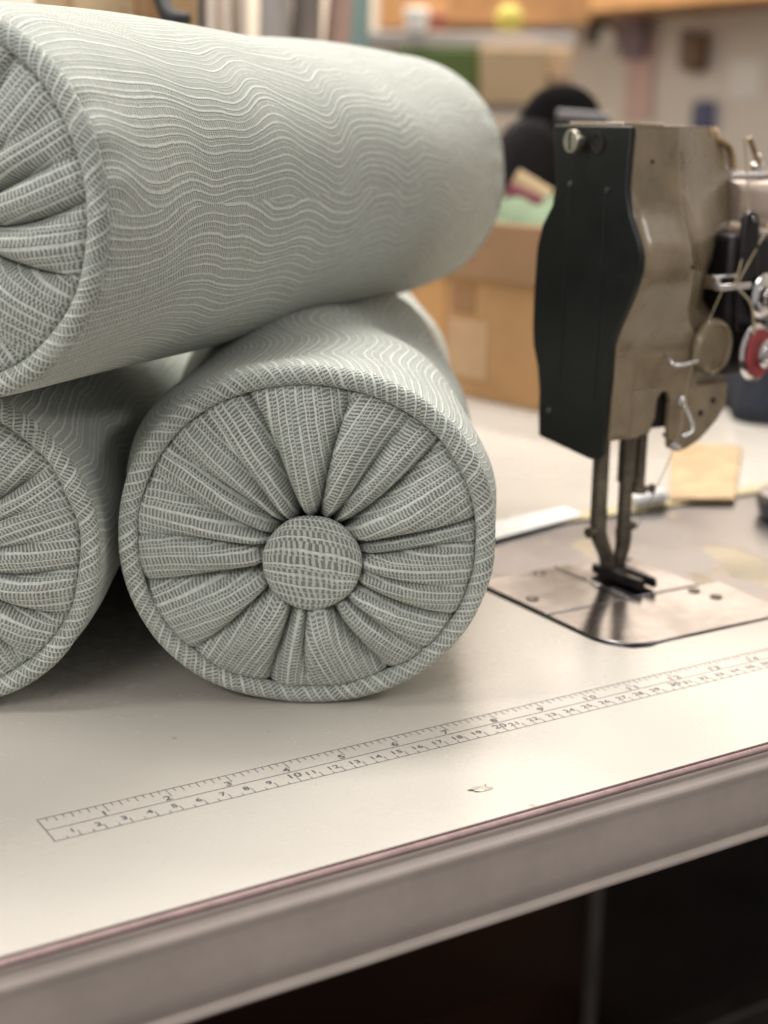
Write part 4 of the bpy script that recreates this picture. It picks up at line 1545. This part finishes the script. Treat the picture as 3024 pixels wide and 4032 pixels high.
wall_item("paper_sheet", 235, 390, 2880, 3000, 0.004, WHT, "white paper sheet pinned to the wall at the right edge", "paper", 0.0)

# shelf unit in front of the back wall, with boxes on it
GREYS = plain("grey_shelf_board", (0.42, 0.38, 0.35), 0.6, 0, 0.06, 4)
OLIVE = plain("green_painted_box", (0.085, 0.13, 0.022), 0.6, 0, 0.12, 6)
BEIGE = plain("beige_carton", (0.45, 0.32, 0.185), 0.7, 0, 0.05, 5)


def depth_box(name, px0, px1, py0, py1, dep, thick, mat, label, cat, parent=None, bevel=0.004):
    a, b_ = at(px0, py1, dep), at(px1, py1, dep)
    top = at((px0 + px1) / 2, py0, dep).z
    bot = at((px0 + px1) / 2, py1, dep).z
    w = (Vector((b_.x, b_.y, 0)) - Vector((a.x, a.y, 0)))
    r_ = w.normalized()
    f_ = Vector((-r_.y, r_.x, 0))
    bm = bmesh.new()
    M = Matrix(((r_.x, f_.x, 0, a.x), (r_.y, f_.y, 0, a.y), (0, 0, 1, 0), (0, 0, 0, 1)))
    add_box(bm, (0, 0, bot), (w.length, thick, top), M)
    o = bm_obj(name, bm, mat, parent, bevel=bevel)
    if label: tag(o, label, cat)
    return o


shelf = empty("storage_shelf", (0, 0, 0))
tag(shelf, "grey storage shelf carrying the green and beige boxes below the orange pine board", "shelf")
DS = 3.6
depth_box("shelf_board", 1330, 2262, 128, 186, DS, 0.35, GREYS, None, None, shelf)
depth_box("shelf_board", 1330, 2262, 416, 440, DS, 0.35, GREYS, None, None, shelf)
depth_box("upright", 1338, 1352, 187, 415, DS + .02, 0.03, GREYS, None, None, shelf, 0.001)
pz = at(1500, 440, DS).z
for px_ in (1345, 2245):
    a_ = at(px_, 440, DS + .1)
    bm = bmesh.new()
    add_box(bm, (a_.x - .02, a_.y - .02, -0.7499), (a_.x + .02, a_.y + .02, a_.z - 0.004))
    bm_obj("shelf_leg", bm, GREYS, shelf)
depth_box("green_box", 1560, 1880, 192, 415, DS + .02, 0.25, OLIVE, "olive green box on the shelf behind the far end of the upper bolster", "box")
depth_box("beige_box", 1886, 2150, 190, 415, DS - .02, 0.28, BEIGE, "large beige carton on the shelf right of the green box", "box")
depth_box("beige_box", 2154, 2250, 190, 300, DS + .01, 0.25, plain("tan_carton", (0.58, 0.40, 0.24), 0.7), "narrower tan carton at the right end of the shelf", "box")
depth_box("beige_box", 2154, 2250, 301, 415, DS + .01, 0.25, plain("brown_carton", (0.24, 0.155, 0.10), 0.7), "brown carton under the narrower tan carton at the right end of the shelf", "box")
depth_box("purple_folder", 2100, 2235, 118, 127, DS + .02, 0.2, plain("purple_folder", (0.10, 0.08, 0.15), 0.6), "flat dark purple folder lying on top of the grey shelf", "folder", None, 0.001)
depth_box("orange_crate", 1590, 1720, 30, 127, DS + .04, 0.2, plain("orange_paint", (0.58, 0.28, 0.12), 0.6), "orange crate on top of the grey shelf, left of the rust one", "crate")
depth_box("rust_crate", 1660, 1760, 52, 127, DS - .0, 0.03, plain("rust_paint", (0.42, 0.13, 0.07), 0.6), "rust red tin on top of the grey shelf in front of the orange crate", "tin")
depth_box("orange_board", 1765, 2320, -60, 92, DS + .32, 0.02, WOODO, "orange pine board leaning above the grey shelf behind the yellow ball", "board")
p = at(2012, 84, DS - .02)
bm = bmesh.new()
zt = at(1700, 128, DS).z
rr_ = 0.036
add_lathe(bm, (p.x + .04, p.y + .06, zt + 0.0002), (0, 0, 1), [(0, 0)] + [(rr_ - rr_ * math.cos(math.pi * k / 16), rr_ * math.sin(math.pi * k / 16)) for k in range(1, 16)] + [(2 * rr_, 0)], 32)
tag(bm_obj("yellow_ball", bm, plain("yellow_yarn", (0.50, 0.42, 0.09), 0.8), None, True), "yellow yarn ball on top of the grey shelf", "yarn ball")
p = at(1640, 140, DS - .12)
bm = bmesh.new()
rr_ = 0.032
add_lathe(bm, (at(1640, 128, DS).x, at(1640, 128, DS).y, zt + 0.0002), (0, 0, 1), [(0, 0), (0, rr_ * .8), (rr_ * 1.6, rr_), (rr_ * 1.7, rr_ * .9), (rr_ * .3, 0)], 28)
tag(bm_obj("white_cup", bm, WHT, None, True), "white round cup on the left part of the grey shelf", "cup")
roll(1345, 110, 2.6, 0.60, TEAL, "fabric_roll", "teal fabric roll standing on the floor beyond the pink roll", "fabric roll", 0.03, -0.75)

# ------------------------------------------------------------------ below the table
DWOOD = plain("dark_red_brown_wood", (0.72, 0.24, 0.065), 0.5, 0, 0.25, 8)
bm = bmesh.new()
add_prism(bm, [(0.10, -0.7498), (1.06, -0.7498), (1.06, -0.22), (0.10, -0.22)], 1, 0.95, 1.30)
tag(bm_obj("wooden_chest", bm, DWOOD, None, bevel=0.01), "dark red brown wooden chest on the floor under the back table", "chest")
bm = bmesh.new()
add_prism(bm, [(0.40, -0.7498), (0.86, -0.7498), (0.86, -0.735), (0.40, -0.715)], 1, 0.35, 0.72)
tag(bm_obj("foot_treadle", bm, BLKM, None, bevel=0.004), "black metal foot treadle below the sewing table", "treadle")
bm = bmesh.new()
pp = at(2338, 3700, 1.55)
add_cyl(bm, (pp.x, pp.y, -0.7498), (pp.x, pp.y, -0.0415), 0.007)
add_cyl(bm, (pp.x, pp.y, -0.7499), (pp.x, pp.y, -0.735), 0.022)
tag(bm_obj("treadle_rod", bm, GREY, None, True), "thin grey upright rod rising from the floor to the underside of the table", "rod")
